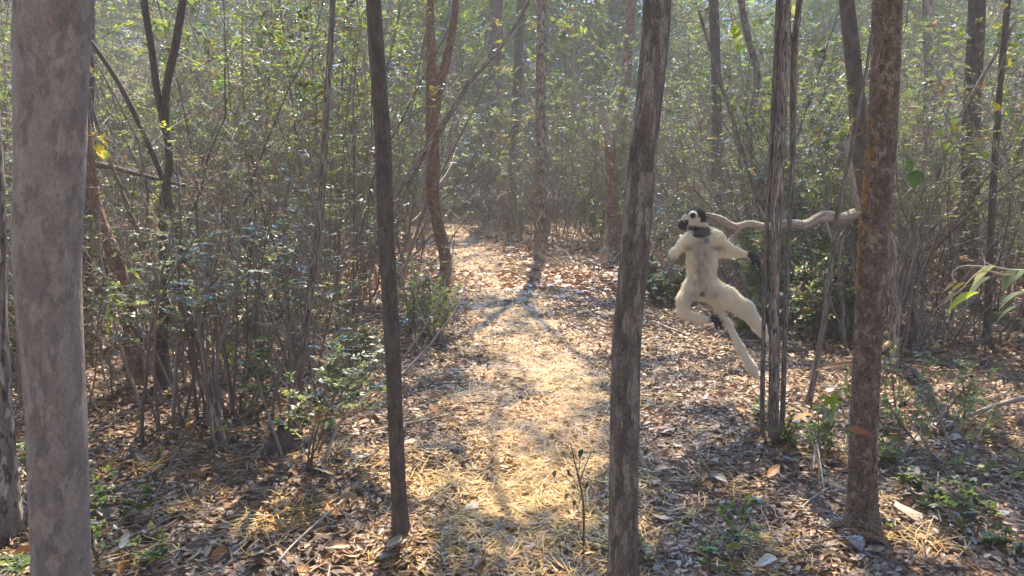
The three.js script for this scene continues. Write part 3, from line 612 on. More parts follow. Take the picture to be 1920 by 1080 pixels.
{ // broken twigs mixed into the litter
  const r = rng(35), kindsOf = [0, 1, 2].map((k) => { const K = new Mesher(), q = rng(k + 5), pts = [V(-0.08, 0, 0), V(-0.02, 0.006, q.n() * 0.012), V(0.03, 0.004, q.n() * 0.014), V(0.08, 0.002, q.n() * 0.02)]; tube(K, pts, [0.0026, 0.0024, 0.002, 0.0014], 4, [1, 1, 1]); return K.build(); }), spots = [[], [], []];
  for (let i = 0; i < 9000; i++) {
    const d = lerp(1.8, 14, pow(r(), 1.1)), x = r.r(-1, 1) * (d * 0.74 + 0.4), z = -d, c = r.pick([[0.3, 0.25, 0.2], [0.18, 0.13, 0.1], [0.45, 0.38, 0.3], [0.12, 0.08, 0.06]]);
    if (r() < trail(x, z) * 0.6) continue;
    spots[floor(r() * 3)].push([pose(V(x, land(x, z) + r.r(0.015, 0.04), z), r.n() * 0.15, r() * 2 * PI, r.n() * 0.15, r.r(0.4, 1.3) * (d > 7 ? 1.5 : 1)), new THREE.Color(...c)]);
  }
  const debris = new THREE.Group();
  debris.name = 'twig_debris'; debris.userData.kind = 'stuff';
  tag(debris, 'small broken twigs strewn through the dead leaves', 'twigs');
  scene.add(debris);
  kindsOf.forEach((g, i) => { scatter('twigs', g, M.wood, spots[i], debris).userData.kind = 'stuff'; });
}
// ---------------------------------------------------------------- the leaping lemur
// a smooth surface round a distance field, meshed on a grid of `cell` metres (surface nets)
function surface(lo, hi, cell, field) {
  const nx = Math.ceil((hi[0] - lo[0]) / cell) + 1, ny = Math.ceil((hi[1] - lo[1]) / cell) + 1, nz = Math.ceil((hi[2] - lo[2]) / cell) + 1, f = new Float32Array(nx * ny * nz);
  for (let k = 0, n = 0; k < nz; k++) for (let j = 0; j < ny; j++) for (let i = 0; i < nx; i++, n++) f[n] = field(lo[0] + i * cell, lo[1] + j * cell, lo[2] + k * cell);
  const id = new Int32Array(nx * ny * nz).fill(-1), pos = [], idx = [], at3 = (i, j, k) => i + nx * (j + ny * k);
  const C = [[0, 0, 0], [1, 0, 0], [0, 1, 0], [1, 1, 0], [0, 0, 1], [1, 0, 1], [0, 1, 1], [1, 1, 1]], E = [[0, 1], [2, 3], [4, 5], [6, 7], [0, 2], [1, 3], [4, 6], [5, 7], [0, 4], [1, 5], [2, 6], [3, 7]];
  for (let k = 0; k < nz - 1; k++) for (let j = 0; j < ny - 1; j++) for (let i = 0; i < nx - 1; i++) {
    const v = C.map(([a, b, c]) => f[at3(i + a, j + b, k + c)]), inside = v.filter((x) => x < 0).length;
    if (!inside || inside === 8) continue;
    let n = 0, x = 0, y = 0, z = 0;
    for (const [a, b] of E) if ((v[a] < 0) !== (v[b] < 0)) {
      const t = v[a] / (v[a] - v[b]);
      x += lerp(C[a][0], C[b][0], t); y += lerp(C[a][1], C[b][1], t); z += lerp(C[a][2], C[b][2], t); n++;
    }
    id[at3(i, j, k)] = pos.length / 3;
    pos.push(lo[0] + (i + x / n) * cell, lo[1] + (j + y / n) * cell, lo[2] + (k + z / n) * cell);
  }
  const quad = (a, b, c, d, flip) => { if (min(a, b, c, d) < 0) return; flip ? idx.push(a, c, b, a, d, c) : idx.push(a, b, c, a, c, d); };
  for (let k = 1; k < nz - 1; k++) for (let j = 1; j < ny - 1; j++) for (let i = 1; i < nx - 1; i++) {
    const here = f[at3(i, j, k)] < 0;
    if (here !== (f[at3(i + 1, j, k)] < 0)) quad(id[at3(i, j - 1, k - 1)], id[at3(i, j, k - 1)], id[at3(i, j, k)], id[at3(i, j - 1, k)], !here);
    if (here !== (f[at3(i, j + 1, k)] < 0)) quad(id[at3(i - 1, j, k - 1)], id[at3(i - 1, j, k)], id[at3(i, j, k)], id[at3(i, j, k - 1)], !here);
    if (here !== (f[at3(i, j, k + 1)] < 0)) quad(id[at3(i - 1, j - 1, k)], id[at3(i, j - 1, k)], id[at3(i, j, k)], id[at3(i - 1, j, k)], !here);
  }
  const g = new THREE.BufferGeometry();
  g.setAttribute('position', new THREE.Float32BufferAttribute(pos, 3));
  g.setIndex(idx);
  g.computeVertexNormals();
  return g;
}
// distance to bones [a, b, ra, rb, flatten-z], joined smoothly
function bones(list, k) {
  const B = list.map(([a, b, ra, rb, flat]) => ({ a, d: b.clone().sub(a), l: b.distanceToSquared(a) || 1e-9, ra, rb, s: 1 / (flat ?? 1) }));
  return (x, y, z) => {
    let m = 1e9;
    for (const b of B) {
      const px = x - b.a.x, py = y - b.a.y, pz = z - b.a.z, t = clamp((px * b.d.x + py * b.d.y + pz * b.d.z) / b.l, 0, 1);
      const ex = px - t * b.d.x, ey = py - t * b.d.y, ez = (pz - t * b.d.z) * b.s, e = sqrt(ex * ex + ey * ey + ez * ez) - lerp(b.ra, b.rb, t);
      if (m > 1e8) m = e; else { const h = max(k - abs(m - e), 0) / k; m = min(m, e) - h * h * k * 0.25; }
    }
    return m;
  };
}
{
  const D = 4.47, Z = 2.572, U = D / F / Z, origin = at(1180 + 350 / Z, 340 + 500 / Z, D);
  const j = (zx, zy, z = 0) => at(1180 + zx / Z, 340 + zy / Z, D - z * U).sub(origin);   // z: units towards the viewer
  const lemur = thing('lemur', 'cream-furred lemur with black face leaping upright in mid-air toward the pole clump', 'lemur', origin);
  const u = (n) => n * U;
  const body = bones([
    [j(348, 262), j(350, 320), u(46), u(78), 0.8], [j(350, 320), j(351, 400), u(78), u(76), 0.8], [j(351, 400), j(350, 465), u(76), u(70), 0.8], [j(350, 465), j(347, 512), u(70), u(72), 0.85],
    [j(352, 240, -6), j(348, 268), u(36), u(46)],
    // left arm of the picture: upper arm out and down, forearm hanging
    [j(292, 272), j(268, 296), u(36), u(33)], [j(268, 296), j(214, 348, 10), u(33), u(25)], [j(214, 348, 10), j(198, 428, 20), u(25), u(16)],
    // right arm, stretched towards the poles, with a fold of skin and fur below it
    [j(392, 262), j(420, 272), u(42), u(38)], [j(420, 272), j(474, 318, 4), u(38), u(27)], [j(474, 318, 4), j(584, 354, 10), u(25), u(13)], [j(425, 338, -8), j(505, 352, -4), u(36), u(20), 0.6], [j(505, 352, -4), j(578, 361, 0), u(20), u(8), 0.6],
    // left leg, drawn up: thigh forwards, shank folded back under it
    [j(298, 514, 10), j(261, 574, 36), u(52), u(37)], [j(261, 574, 36), j(254, 622, 44), u(37), u(33)], [j(258, 638, 44), j(330, 664, 26), u(31), u(25)], [j(330, 664, 26), j(402, 668, 6), u(25), u(18)],
    // right leg, kicking out to the right
    [j(398, 522, 4), j(470, 562, 18), u(62), u(56)], [j(470, 562, 18), j(560, 620, 18), u(56), u(47)], [j(560, 620, 18), j(626, 702, -4), u(47), u(36)], [j(626, 702, -4), j(664, 768, -18), u(36), u(21)],
    // tail
    [j(368, 560, -26), j(428, 608, -24), u(20), u(21)], [j(428, 608, -24), j(478, 688, -18), u(21), u(22)], [j(478, 688, -18), j(536, 806, -14), u(22), u(26)], [j(536, 806, -14), j(588, 896, -14), u(26), u(29)], [j(588, 896, -14), j(612, 938, -14), u(29), u(22)],
  ], u(26));
  const rough = (x, y, z) => 0.0022 * noise(x * 34, y * 26, z * 34) + 0.0012 * noise(x * 90, y * 60, z * 90);
  const lo = [-0.34, -0.68, -0.2], hi = [0.5, 0.42, 0.22];
  const torso = surface([lo[0], lo[1], lo[2]], [hi[0], hi[1], hi[2]], 0.006, (x, y, z) => body(x, y, z) + 0.0085 + rough(x, y, z));

  // the head, turned to the left of the picture
  const skull = j(320, 176, 4), muzzle = j(252, 212, 22);
  const head = bones([
    [j(322, 172, 0), j(312, 182, 6), u(46), u(43)], [j(312, 184, 6), j(284, 200, 16), u(40), u(31)], [j(284, 200, 16), j(264, 208, 20), u(31), u(21)], [j(264, 208, 20), j(249, 212, 22), u(20), u(13)], [j(270, 224, 16), j(256, 222, 20), u(15), u(10)],
    [j(282, 178, 18), j(300, 172, 10), u(24), u(30)], [j(338, 200, -4), j(352, 240, -8), u(34), u(36)],
    [j(308, 163, 44), j(310, 166, 56), u(19), u(17)],   // ear towards us
    [j(332, 150, -46), j(334, 148, -60), u(16), u(14)],
  ], u(16));
  const earHollow = j(307, 166, 80);
  const hc = j(305, 190, 0), hb = [hc.clone().add(V(-0.15, -0.12, -0.13)), hc.clone().add(V(0.13, 0.13, 0.14))];
  const headG = surface([hb[0].x, hb[0].y, hb[0].z], [hb[1].x, hb[1].y, hb[1].z], 0.0028, (x, y, z) => max(head(x, y, z), u(17) - Math.hypot(x - earHollow.x, y - earHollow.y, z - earHollow.z)));

  // hands and feet: a palm, four unequal fingers and a thumb
  function hand(wrist, dir, across, normal, scale, curl, spread) {
    const L = u(1) * scale, P = (f, s, n) => wrist.clone().addScaledVector(dir, f * L).addScaledVector(across, s * L).addScaledVector(normal, n * L), list = [];
    list.push([P(-4, 0, 0), P(12, -1, 0), 12 * L, 12 * L], [P(10, -7, 0), P(22, -9, 0), 9 * L, 7.5 * L], [P(10, 7, 0), P(22, 9, 0), 9 * L, 7.5 * L]);
    [[-12, 26, -0.5], [-4, 32, -0.12], [4.5, 30, 0.18], [12, 23, 0.55]].forEach(([s, len, fan], i) => {
      let a = P(20, s * 0.8, 0), bend = curl * (0.25 + 0.1 * i);
      for (let k = 0; k < 3; k++) {
        const l = len * [0.42, 0.34, 0.28][k], b = a.clone().addScaledVector(dir, cos(bend) * l * L).addScaledVector(across, sin(fan * spread) * l * L).addScaledVector(normal, -sin(bend) * l * L);
        list.push([a, b, (6 - k * 0.8) * L, (5.4 - k * 0.9) * L]);
        a = b; bend += curl * 0.45;
      }
    });
    let a = P(4, -11, 0);
    for (let k = 0; k < 2; k++) { const b = a.clone().addScaledVector(dir, 9 * L).addScaledVector(across, -8 * (1 - k * 0.5) * L).addScaledVector(normal, -5 * L * (k + curl)); list.push([a, b, (6.5 - k) * L, (5.6 - k) * L]); a = b; }
    const lo = V(1e9, 1e9, 1e9), hi = V(-1e9, -1e9, -1e9);
    list.forEach(([p, q]) => { for (const e of [p, q]) { lo.min(e); hi.max(e); } });
    const m = 16 * L;
    return surface([lo.x - m, lo.y - m, lo.z - m], [hi.x + m, hi.y + m, hi.z + m], 0.0024, bones(list, 3 * L));
  }
  const dirOf = (a, b) => b.clone().sub(a).normalize();
  const frame = (d, n) => { const a = V().crossVectors(n, d).normalize(); return [d, a, V().crossVectors(d, a).normalize()]; };
  const limbs = [
    hand(j(588, 356, 10), ...frame(dirOf(j(584, 354, 10), j(632, 384, 14)), V(0.25, 0.8, 0.55).normalize()), 1.35, 0.75, 0.9),
    hand(j(199, 432, 20), ...frame(dirOf(j(199, 420, 20), j(208, 470, 14)), V(-0.5, 0.1, 0.85).normalize()), 1.05, 0.85, 0.6),
    hand(j(404, 664, 6), ...frame(dirOf(j(396, 662, 8), j(446, 682, -6)), V(0.2, 0.75, 0.5).normalize()), 1.35, 0.9, 0.8),
    hand(j(668, 772, -18), ...frame(dirOf(j(660, 762, -18), j(730, 800, -14)), V(-0.5, 0.7, 0.5).normalize()), 1.25, 0.5, 0.8),
  ];
  // colour of the coat
  const CREAM = [0.84, 0.76, 0.58], WHITE = [0.60, 0.55, 0.46], GREY = [0.25, 0.20, 0.165], DARK = [0.030, 0.026, 0.026], SKIN = [0.045, 0.04, 0.042], CAP = [0.035, 0.028, 0.027], SMOKE = [0.34, 0.31, 0.27];
  const seen = (p) => {                           // (zx, zy) of a point of the lemur
    const x = p.x + origin.x, y = p.y + origin.y - EYE, z = p.z + origin.z, dep = -z * cos(PITCH) - y * sin(PITCH), up = y * cos(PITCH) - z * sin(PITCH);
    return [(960 + x / dep * F - 1180) * Z, (540 - up / dep * F - 340) * Z];
  };
  const near = (p, q) => Math.hypot(p.x - q.x, p.y - q.y, p.z - q.z) / U;
  const wristR = j(592, 357, 10), wristL = j(200, 434, 20), elbowL = j(214, 348, 10), ankleL = j(404, 664, 6), ankleR = j(668, 772, -18), crotch = j(357, 548, 60), neck = j(350, 246, 10);
  function coat(p, n) {
    const [X, Y] = seen(p), w = 6 * noise(p.x * 30, p.y * 30, p.z * 30);
    let c = CREAM;
    const front = smooth(n.z, 0.25, 0.75);
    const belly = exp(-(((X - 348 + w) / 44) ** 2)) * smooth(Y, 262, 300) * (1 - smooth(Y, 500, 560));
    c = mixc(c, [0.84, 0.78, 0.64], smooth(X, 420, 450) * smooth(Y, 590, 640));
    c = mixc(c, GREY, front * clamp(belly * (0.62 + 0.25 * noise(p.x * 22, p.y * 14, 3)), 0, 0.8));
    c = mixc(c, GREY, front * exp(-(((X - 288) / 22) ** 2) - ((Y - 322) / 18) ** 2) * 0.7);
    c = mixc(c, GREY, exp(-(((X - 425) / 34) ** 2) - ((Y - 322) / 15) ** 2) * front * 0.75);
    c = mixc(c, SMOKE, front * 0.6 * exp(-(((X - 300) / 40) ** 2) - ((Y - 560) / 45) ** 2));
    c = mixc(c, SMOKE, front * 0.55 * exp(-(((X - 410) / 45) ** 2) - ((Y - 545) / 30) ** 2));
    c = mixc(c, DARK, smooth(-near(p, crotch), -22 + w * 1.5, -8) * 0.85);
    c = mixc(c, SMOKE, smooth(-near(p, wristL), -92 + w, -44));
    c = mixc(c, SKIN, smooth(-near(p, wristR), -22 + w, -8)); c = mixc(c, SKIN, smooth(-near(p, wristL), -14, -4) * 0.6);
    c = mixc(c, SMOKE, smooth(-near(p, ankleL), -44 + w, -20)); c = mixc(c, SMOKE, smooth(-near(p, ankleR), -30 + w, -14) * 0.5);
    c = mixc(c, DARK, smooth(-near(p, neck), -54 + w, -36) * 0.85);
    return c;
  }
  function headCoat(p) {
    const [X, Y] = seen(p), w = 3 * noise(p.x * 60, p.y * 60, p.z * 60), ear = Math.hypot(X - 307, Y - 165);
    let c = WHITE;
    c = mixc(c, CAP, smooth(-(Y - 164 - (X - 300) * 0.22 + w), -6, 4));           // cap on the crown
    c = mixc(c, CAP, smooth(X + w, 338, 348) * (1 - smooth(Y, 192, 204)));
    if (p.z > 0) { c = mixc(c, WHITE, (1 - smooth(ear, 22, 25)) * 0.95); c = mixc(c, DARK, 1 - smooth(ear + w * 0.5, 12, 16)); }
    c = mixc(c, WHITE, smooth(-(X + w), -262, -254) * smooth(-Y, -190, -184) * smooth(Y, 160, 166));   // pale brow
    c = mixc(c, SKIN, (1 - smooth(X + w + (Y - 205) * 0.25, 280, 288)) * smooth(Y, 182, 190));     // black face
    c = mixc(c, [0.10, 0.085, 0.08], smooth(Y + w - (X - 330) * 0.1, 210, 224) * smooth(X, 278, 290));
    return c;
  }
  function colour(g, f) {
    const p = g.attributes.position, n = g.attributes.normal, c = new Float32Array(p.count * 3), a = V(), b = V();
    for (let i = 0; i < p.count; i++) { a.fromBufferAttribute(p, i); b.fromBufferAttribute(n, i); c.set(f(a, b), i * 3); }
    g.setAttribute('color', new THREE.BufferAttribute(c, 3));
    return g;
  }
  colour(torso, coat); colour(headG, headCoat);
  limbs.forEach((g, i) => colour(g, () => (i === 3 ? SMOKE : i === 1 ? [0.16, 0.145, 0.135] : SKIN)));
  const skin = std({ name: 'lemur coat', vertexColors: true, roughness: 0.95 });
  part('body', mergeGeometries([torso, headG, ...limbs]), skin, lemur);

  // fur: short hairs lying along the coat
  const K = new Mesher(), r = rng(88);
  function hairs(g, count, long, keep) {
    const p = g.attributes.position, n = g.attributes.normal, ix = g.index.array, A = V(), B = V(), C = V(), N = V(), d = V(), s = V(), q = V();
    const total = ix.length / 3, areas = new Float32Array(total);
    let sum = 0;
    for (let t = 0; t < total; t++) { A.fromBufferAttribute(p, ix[t * 3]); B.fromBufferAttribute(p, ix[t * 3 + 1]); C.fromBufferAttribute(p, ix[t * 3 + 2]); areas[t] = B.sub(A).cross(C.sub(A)).length() / 2; sum += areas[t]; }
    for (let t = 0; t < total; t++) {
      let m = count * areas[t] / sum; m = floor(m) + (r() < m - floor(m) ? 1 : 0);
      for (let k = 0; k < m; k++) {
        let a = r(), b = r(); if (a + b > 1) { a = 1 - a; b = 1 - b; }
        A.fromBufferAttribute(p, ix[t * 3]); B.fromBufferAttribute(p, ix[t * 3 + 1]); C.fromBufferAttribute(p, ix[t * 3 + 2]);
        q.copy(A).multiplyScalar(1 - a - b).addScaledVector(B, a).addScaledVector(C, b);
        N.fromBufferAttribute(n, ix[t * 3]);
        const l = long * r.r(0.5, 1.3) * (0.75 + 0.5 * noise(q.x * 40, q.y * 25, q.z * 40)) * keep(q);
        if (l < 0.002) continue;
        d.set(r.n() * 0.25, -0.75 + r.n() * 0.25, r.n() * 0.25); d.addScaledVector(N, -d.dot(N)).addScaledVector(N, 0.55).normalize();
        s.crossVectors(d, N).normalize().multiplyScalar(0.0007);
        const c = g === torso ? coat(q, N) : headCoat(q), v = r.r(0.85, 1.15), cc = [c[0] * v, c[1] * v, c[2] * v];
        const x = K.v(q.x - s.x - N.x * 0.001, q.y - s.y - N.y * 0.001, q.z - s.z - N.z * 0.001, cc), y = K.v(q.x + s.x - N.x * 0.001, q.y + s.y - N.y * 0.001, q.z + s.z - N.z * 0.001, cc);
        K.tri(x, y, K.v(q.x + d.x * l, q.y + d.y * l, q.z + d.z * l, cc));
      }
    }
  }
  hairs(torso, 70000, 0.014, (q) => clamp(min(near(q, wristR) / 30, near(q, ankleL) / 30), 0.2, 1) * (seen(q)[1] > 640 && seen(q)[0] > 420 ? 0.6 : 1));
  hairs(headG, 7000, 0.007, (q) => (seen(q)[0] < 285 && seen(q)[1] > 182 ? 0.15 : 1));
  part('fur', K.build(), phys({ name: 'fine fur', vertexColors: true, roughness: 1, transmission: 0.35 }), lemur).userData.kind = 'stuff';

  const eye = (p) => { const g = new THREE.SphereGeometry(u(7), 16, 12).translate(p.x, p.y, p.z); return g; };
  part('eye', eye(j(265, 194, 40)), std({ name: 'amber eye', color: new THREE.Color(0.35, 0.16, 0.03), roughness: 0.12 }), lemur);
  part('eye', eye(j(254, 196, 2)), std({ name: 'amber eye', color: new THREE.Color(0.35, 0.16, 0.03), roughness: 0.12 }), lemur);
  // collar round the neck with a small square tag
  const ring = [];
  for (let i = 0; i <= 24; i++) { const a = i / 24 * 2 * PI; ring.push(j(346 + 45 * cos(a), 256 + 9 * cos(a) * 0.4, 44 * sin(a) - 2).add(V(0, -0.012 * sin(a), 0))); }
  const cm = new Mesher(); tube(cm, ring, ring.map(() => u(7)), 8, [1, 1, 1]);
  const collar = part('collar', cm.build(), std({ name: 'dark collar', color: new THREE.Color(0.05, 0.03, 0.03), roughness: 0.7 }), lemur);
  const tagG = new THREE.BoxGeometry(u(24), u(26), u(6)), tp = j(372, 288, 74);
  tagG.rotateZ(0.08).translate(tp.x, tp.y, tp.z);
  const tm = part('collar_tag', tagG, std({ name: 'blue-grey tag', color: new THREE.Color(0.16, 0.18, 0.24), roughness: 0.4 }), collar);
}
// ---------------------------------------------------------------- plants that stand out one by one
// a blade with its own outline: half widths along its length, cupped a little
function blade(len, half, cup = 0.25, droop = 0.15, seed = 1, color = [1, 1, 1]) {
  const K = new Mesher(), n = half.length - 1, r = rng(seed);
  for (let i = 0; i <= n; i++) for (let k = -2; k <= 2; k++) {
    const t = i / n, s = k / 2, w = half[i] * len;
    K.v(s * w, abs(s) * w * cup + r.n() * 0.012 * len - droop * len * t * t, t * len, mixc(color, [color[0] * 1.25, color[1] * 1.2, color[2] * 1.3], k === 0 ? 0.8 : 0), k / 4 + 0.5, t);
  }
  for (let i = 0; i < n; i++) for (let k = 0; k < 4; k++) { const a = i * 5 + k; K.quad(a, a + 1, a + 6, a + 5); }
  return K.build();
}
const HEART = [0.05, 0.42, 0.5, 0.46, 0.34, 0.18, 0.01], LANCE = [0.02, 0.12, 0.17, 0.16, 0.11, 0.05, 0.005], OVAL = [0.03, 0.2, 0.28, 0.27, 0.2, 0.1, 0.01];
function lobed(size, n, color, seed) {          // a palmate leaf, its lobes joined at the stalk
  return mergeGeometries(Array.from({ length: n }, (_, i) => blade(size * (1 - 0.2 * abs(i / (n - 1) - 0.5) * 2), [0.03, 0.13, 0.2, 0.18, 0.1, 0.01], 0.2, 0.12, seed + i, color).rotateY((i / (n - 1) - 0.5) * 3.4)));
}
function leafPart(g, mat, parent, p, yaw, pitch, roll, name = 'leaf', s = 1) {
  const m = part(name, g, mat, parent);
  m.position.copy(p); m.rotation.set(pitch, yaw, roll, 'YXZ'); m.scale.setScalar(s);
  return m;
}
function stemPart(points, r0, r1, color, parent, name = 'stem') {
  const K = new Mesher(), line = curve(points, 14);
  tube(K, line, line.map((_, i) => lerp(r0, r1, i / 14)), 6, color);
  return part(name, K.build(), M.wood, parent);
}
const LIME = [0.30, 0.40, 0.04], PALE = [0.34, 0.36, 0.12], GOLD = [0.5, 0.4, 0.04], TAN = [0.55, 0.36, 0.15];
{
  const r = rng(51), d = 3.25, b = spot(1532, 925), t = thing('seedling', 'seedling with one bright yellow-green lobed leaf, left of the flaky brown trunk', 'seedling', b);
  const p = (px, py, dd = d) => at(px, py, dd).sub(b);
  stemPart([V(0, 0, 0), p(1536, 880, 3.3), p(1524, 830), p(1516, 795), p(1535, 770), p(1556, 752)], 0.005, 0.002, [0.5, 0.42, 0.3], t);
  leafPart(lobed(0.072, 5, LIME, 1), M.leafThin, t, p(1556, 745), 0.25, 0.95, 0.1).userData.label = 'bright backlit yellow-green lobed leaf';
  leafPart(lobed(0.075, 5, [0.26, 0.28, 0.16], 7), M.leafThin, t, p(1556, 768), 0.3, 1.25, 0.1).userData.label = 'pale grey-green hanging lobed leaf';
  leafPart(blade(0.085, OVAL, 0.4, 0.3, 3, TAN), M.leafThin, t, p(1522, 778), -1.9, 0.15, 0.5).userData.label = 'tan dying leaf';
  const q = thing('curled_leaf', 'curled orange dead leaf caught on the flaky brown trunk', 'dead leaf', at(1612, 812, 2.9));
  leafPart(deadLeaf(61, 0.085, 0.05, 1.5, { ragged: 0.8 }), phys({ name: 'orange dead leaf', color: new THREE.Color(0.5, 0.24, 0.1), transmission: 0.4, roughness: 0.6 }), q, V(0, 0, 0), 1.2, 0.1, 0.6, 'blade');
}
{ // twig with yellow-green heart leaves, upper right
  const r = rng(52), d = 3.6, b = spot(1935, 900), t = thing('leafy_shoot', 'long bare shoot with scattered yellow-green heart-shaped leaves at upper right', 'shoot', b), p = (px, py, dd = d) => at(px, py, dd).sub(b);
  stemPart([V(0, 0, 0), p(1930, 600), p(1915, 420), p(1880, 300), p(1850, 235), p(1862, 170), p(1885, 100)], 0.007, 0.002, WOODS[3], t);
  stemPart([p(1905, 385), p(1850, 300), p(1810, 260), p(1760, 250)], 0.004, 0.0015, WOODS[1], t, 'side_stem');
  stemPart([p(1890, 330), p(1840, 300), p(1790, 330), p(1740, 350)], 0.004, 0.0015, WOODS[1], t, 'side_stem');
  for (const [px, py, s, c] of [[1880, 157, 1.25, LIME], [1865, 192, 1, GOLD], [1893, 200, 1, [0.16, 0.22, 0.08]], [1858, 215, 1, [0.14, 0.2, 0.07]], [1797, 222, 1.2, LIME], [1790, 236, 0.8, GOLD], [1757, 243, 0.95, LIME], [1835, 262, 1.1, PALE], [1842, 284, 1.1, LIME], [1778, 268, 0.9, LIME], [1815, 272, 0.7, PALE], [1786, 255, 0.7, PALE], [1866, 262, 0.7, PALE], [1903, 80, 0.8, LIME], [1892, 112, 0.7, GOLD], [1840, 132, 0.6, LIME], [1782, 346, 0.8, LIME], [1720, 320, 1.8, [0.10, 0.17, 0.04]], [1702, 300, 1.5, [0.10, 0.16, 0.04]], [1740, 308, 1.2, [0.09, 0.15, 0.04]], [1885, 7, 0.7, GOLD], [1810, 300, 0.7, PALE]])
    leafPart(blade(0.046, HEART, 0.2, 0.2, floor(px), c), M.leafThin, t, p(px, py, d + r.n() * 0.04), r.r(-1, 1), r.r(0.5, 1.3), r.n() * 0.3, 'leaf', s);
}
{ // broken leafy bough hanging close at the right
  const r = rng(53), d = 2.35, b = at(1985, 470, d), t = thing('hanging_bough', 'torn pale twigs with large yellow-green leaves jutting in from the right edge', 'bough', b), p = (px, py, dd = d) => at(px, py, dd).sub(b);
  stemPart([V(0, 0, 0), p(1930, 505), p(1860, 498), p(1840, 485)], 0.004, 0.001, [0.6, 0.52, 0.4], t);
  stemPart([p(1940, 506), p(1890, 516), p(1840, 508), p(1800, 545), p(1750, 582)], 0.004, 0.001, [0.6, 0.42, 0.25], t);
  stemPart([p(1850, 500), p(1800, 500), p(1784, 515), p(1795, 530)], 0.002, 0.001, [0.6, 0.5, 0.36], t);
  for (const [px, py, yaw, L, c, form] of [[1836, 548, -2.1, 0.115, [0.42, 0.5, 0.06], OVAL], [1856, 520, -1.9, 0.105, [0.45, 0.46, 0.2], OVAL], [1866, 498, -2.3, 0.09, [0.4, 0.42, 0.2], OVAL], [1812, 530, -1.8, 0.06, GOLD, LANCE], [1800, 548, -2.0, 0.06, TAN, LANCE], [1790, 530, -1.6, 0.05, TAN, LANCE], [1780, 560, -2.2, 0.045, [0.3, 0.2, 0.14], LANCE], [1915, 505, -1.2, 0.1, [0.2, 0.27, 0.13], OVAL], [1925, 545, -1.7, 0.1, [0.16, 0.22, 0.12], OVAL], [1905, 575, -1.9, 0.08, [0.18, 0.25, 0.12], LANCE]])
    leafPart(blade(L, form, 0.35, 0.25, floor(px), c), M.leafThin, t, p(px, py, d + r.n() * 0.03), yaw, 0.5 + r.n() * 0.15, r.n() * 0.5 + 0.5);
}
function pinnate(label, b, tip, pairs, L, color, mat, name = 'leaf_spray', category = 'leaf spray') {
  const t = thing(name, label, category, b), e = tip.clone().sub(b), d = e.clone().normalize(), r = rng(floor(b.x * 1000));
  stemPart([V(0, 0, 0), e.clone().multiplyScalar(0.5).add(V(0, 0.012, 0)), e], 0.0018, 0.0008, [0.4, 0.34, 0.24], t);
  const yaw = atan2(d.x, d.z), g = blade(L, OVAL, 0.15, 0.1, 4, color);
  for (let i = 0; i < pairs; i++) for (const s of [-1, 1]) leafPart(g, mat, t, e.clone().multiplyScalar(0.2 + 0.78 * i / pairs).add(V(0, 0.012 * (1 - abs(i / pairs - 0.5)), 0)), yaw + s * (1.15 + r.n() * 0.08), -0.12 + r.n() * 0.12, s * 0.2, 'leaflet', 1 - 0.35 * i / pairs);
  return t;
}
const glossy = phys({ name: 'pale glossy leaflet', vertexColors: true, roughness: 0.28, transmission: 0.1 });
const up = (p, h) => p.clone().add(V(0, h, 0));
pinnate('pale shining compound leaf pointing at the foot of the flaky brown trunk', up(spot(1525, 1005), 0.03), up(spot(1592, 998), 0.05), 8, 0.026, [0.3, 0.32, 0.26], glossy);
pinnate('pale shining compound leaf left of the flaky brown trunk, farther of two', up(spot(1530, 1000), 0.03), up(spot(1478, 945), 0.06), 8, 0.026, [0.3, 0.32, 0.26], glossy);
pinnate('shining compound leaf left of the foot of the slim dark trunk, rightmost', up(spot(640, 905), 0.03), up(spot(690, 880), 0.07), 8, 0.03, [0.2, 0.24, 0.18], glossy);
pinnate('shining compound leaf left of the slim dark trunk, leftmost and higher', up(spot(615, 870), 0.03), up(spot(648, 858), 0.08), 7, 0.03, [0.2, 0.24, 0.18], glossy);
pinnate('dull green compound leaf in the lower left corner by the thick smooth trunk', up(spot(-10, 940), 0.1), up(spot(40, 910), 0.14), 7, 0.035, [0.12, 0.19, 0.10], M.leafThin);
{ // stalk with a few dark leaves in front
  const r = rng(54), b = spot(1094, 1010), d = -b.z, t = thing('seedling', 'dark stalk with a few round green leaves at the near edge of the trail', 'seedling', b), p = (px, py, dd = d) => at(px, py, dd).sub(b);
  stemPart([V(0, 0, 0), p(1094, 950), p(1086, 900), p(1076, 860), p(1070, 830)], 0.005, 0.0015, [0.12, 0.075, 0.06], t);
  stemPart([p(1087, 905), p(1095, 880), p(1110, 845)], 0.003, 0.002, [0.22, 0.15, 0.12], t, 'broken_twig');
  for (const [px, py, s, c] of [[1092, 842, 1.3, [0.05, 0.085, 0.035]], [1054, 845, 1.2, [0.3, 0.34, 0.12]], [1042, 825, 0.8, [0.3, 0.34, 0.1]], [1062, 880, 1.1, [0.07, 0.11, 0.04]], [1040, 882, 1, [0.10, 0.15, 0.06]], [1066, 925, 1.1, [0.06, 0.12, 0.03]], [1078, 938, 0.9, [0.07, 0.14, 0.03]], [1100, 905, 0.8, [0.05, 0.09, 0.04]]])
    { stemPart([p(px, py), p((px + 1085) / 2, py + 14), p(1086, min(py + 40, 960))], 0.0012, 0.0015, [0.14, 0.12, 0.06], t, 'leaf_stalk'); leafPart(blade(0.03, OVAL, 0.3, 0.3, floor(px), c), M.leafThin, t, p(px, py), r.r(-1.5, 1.5), r.r(0.2, 1.2), r.n() * 0.4, 'leaf', s); }
}
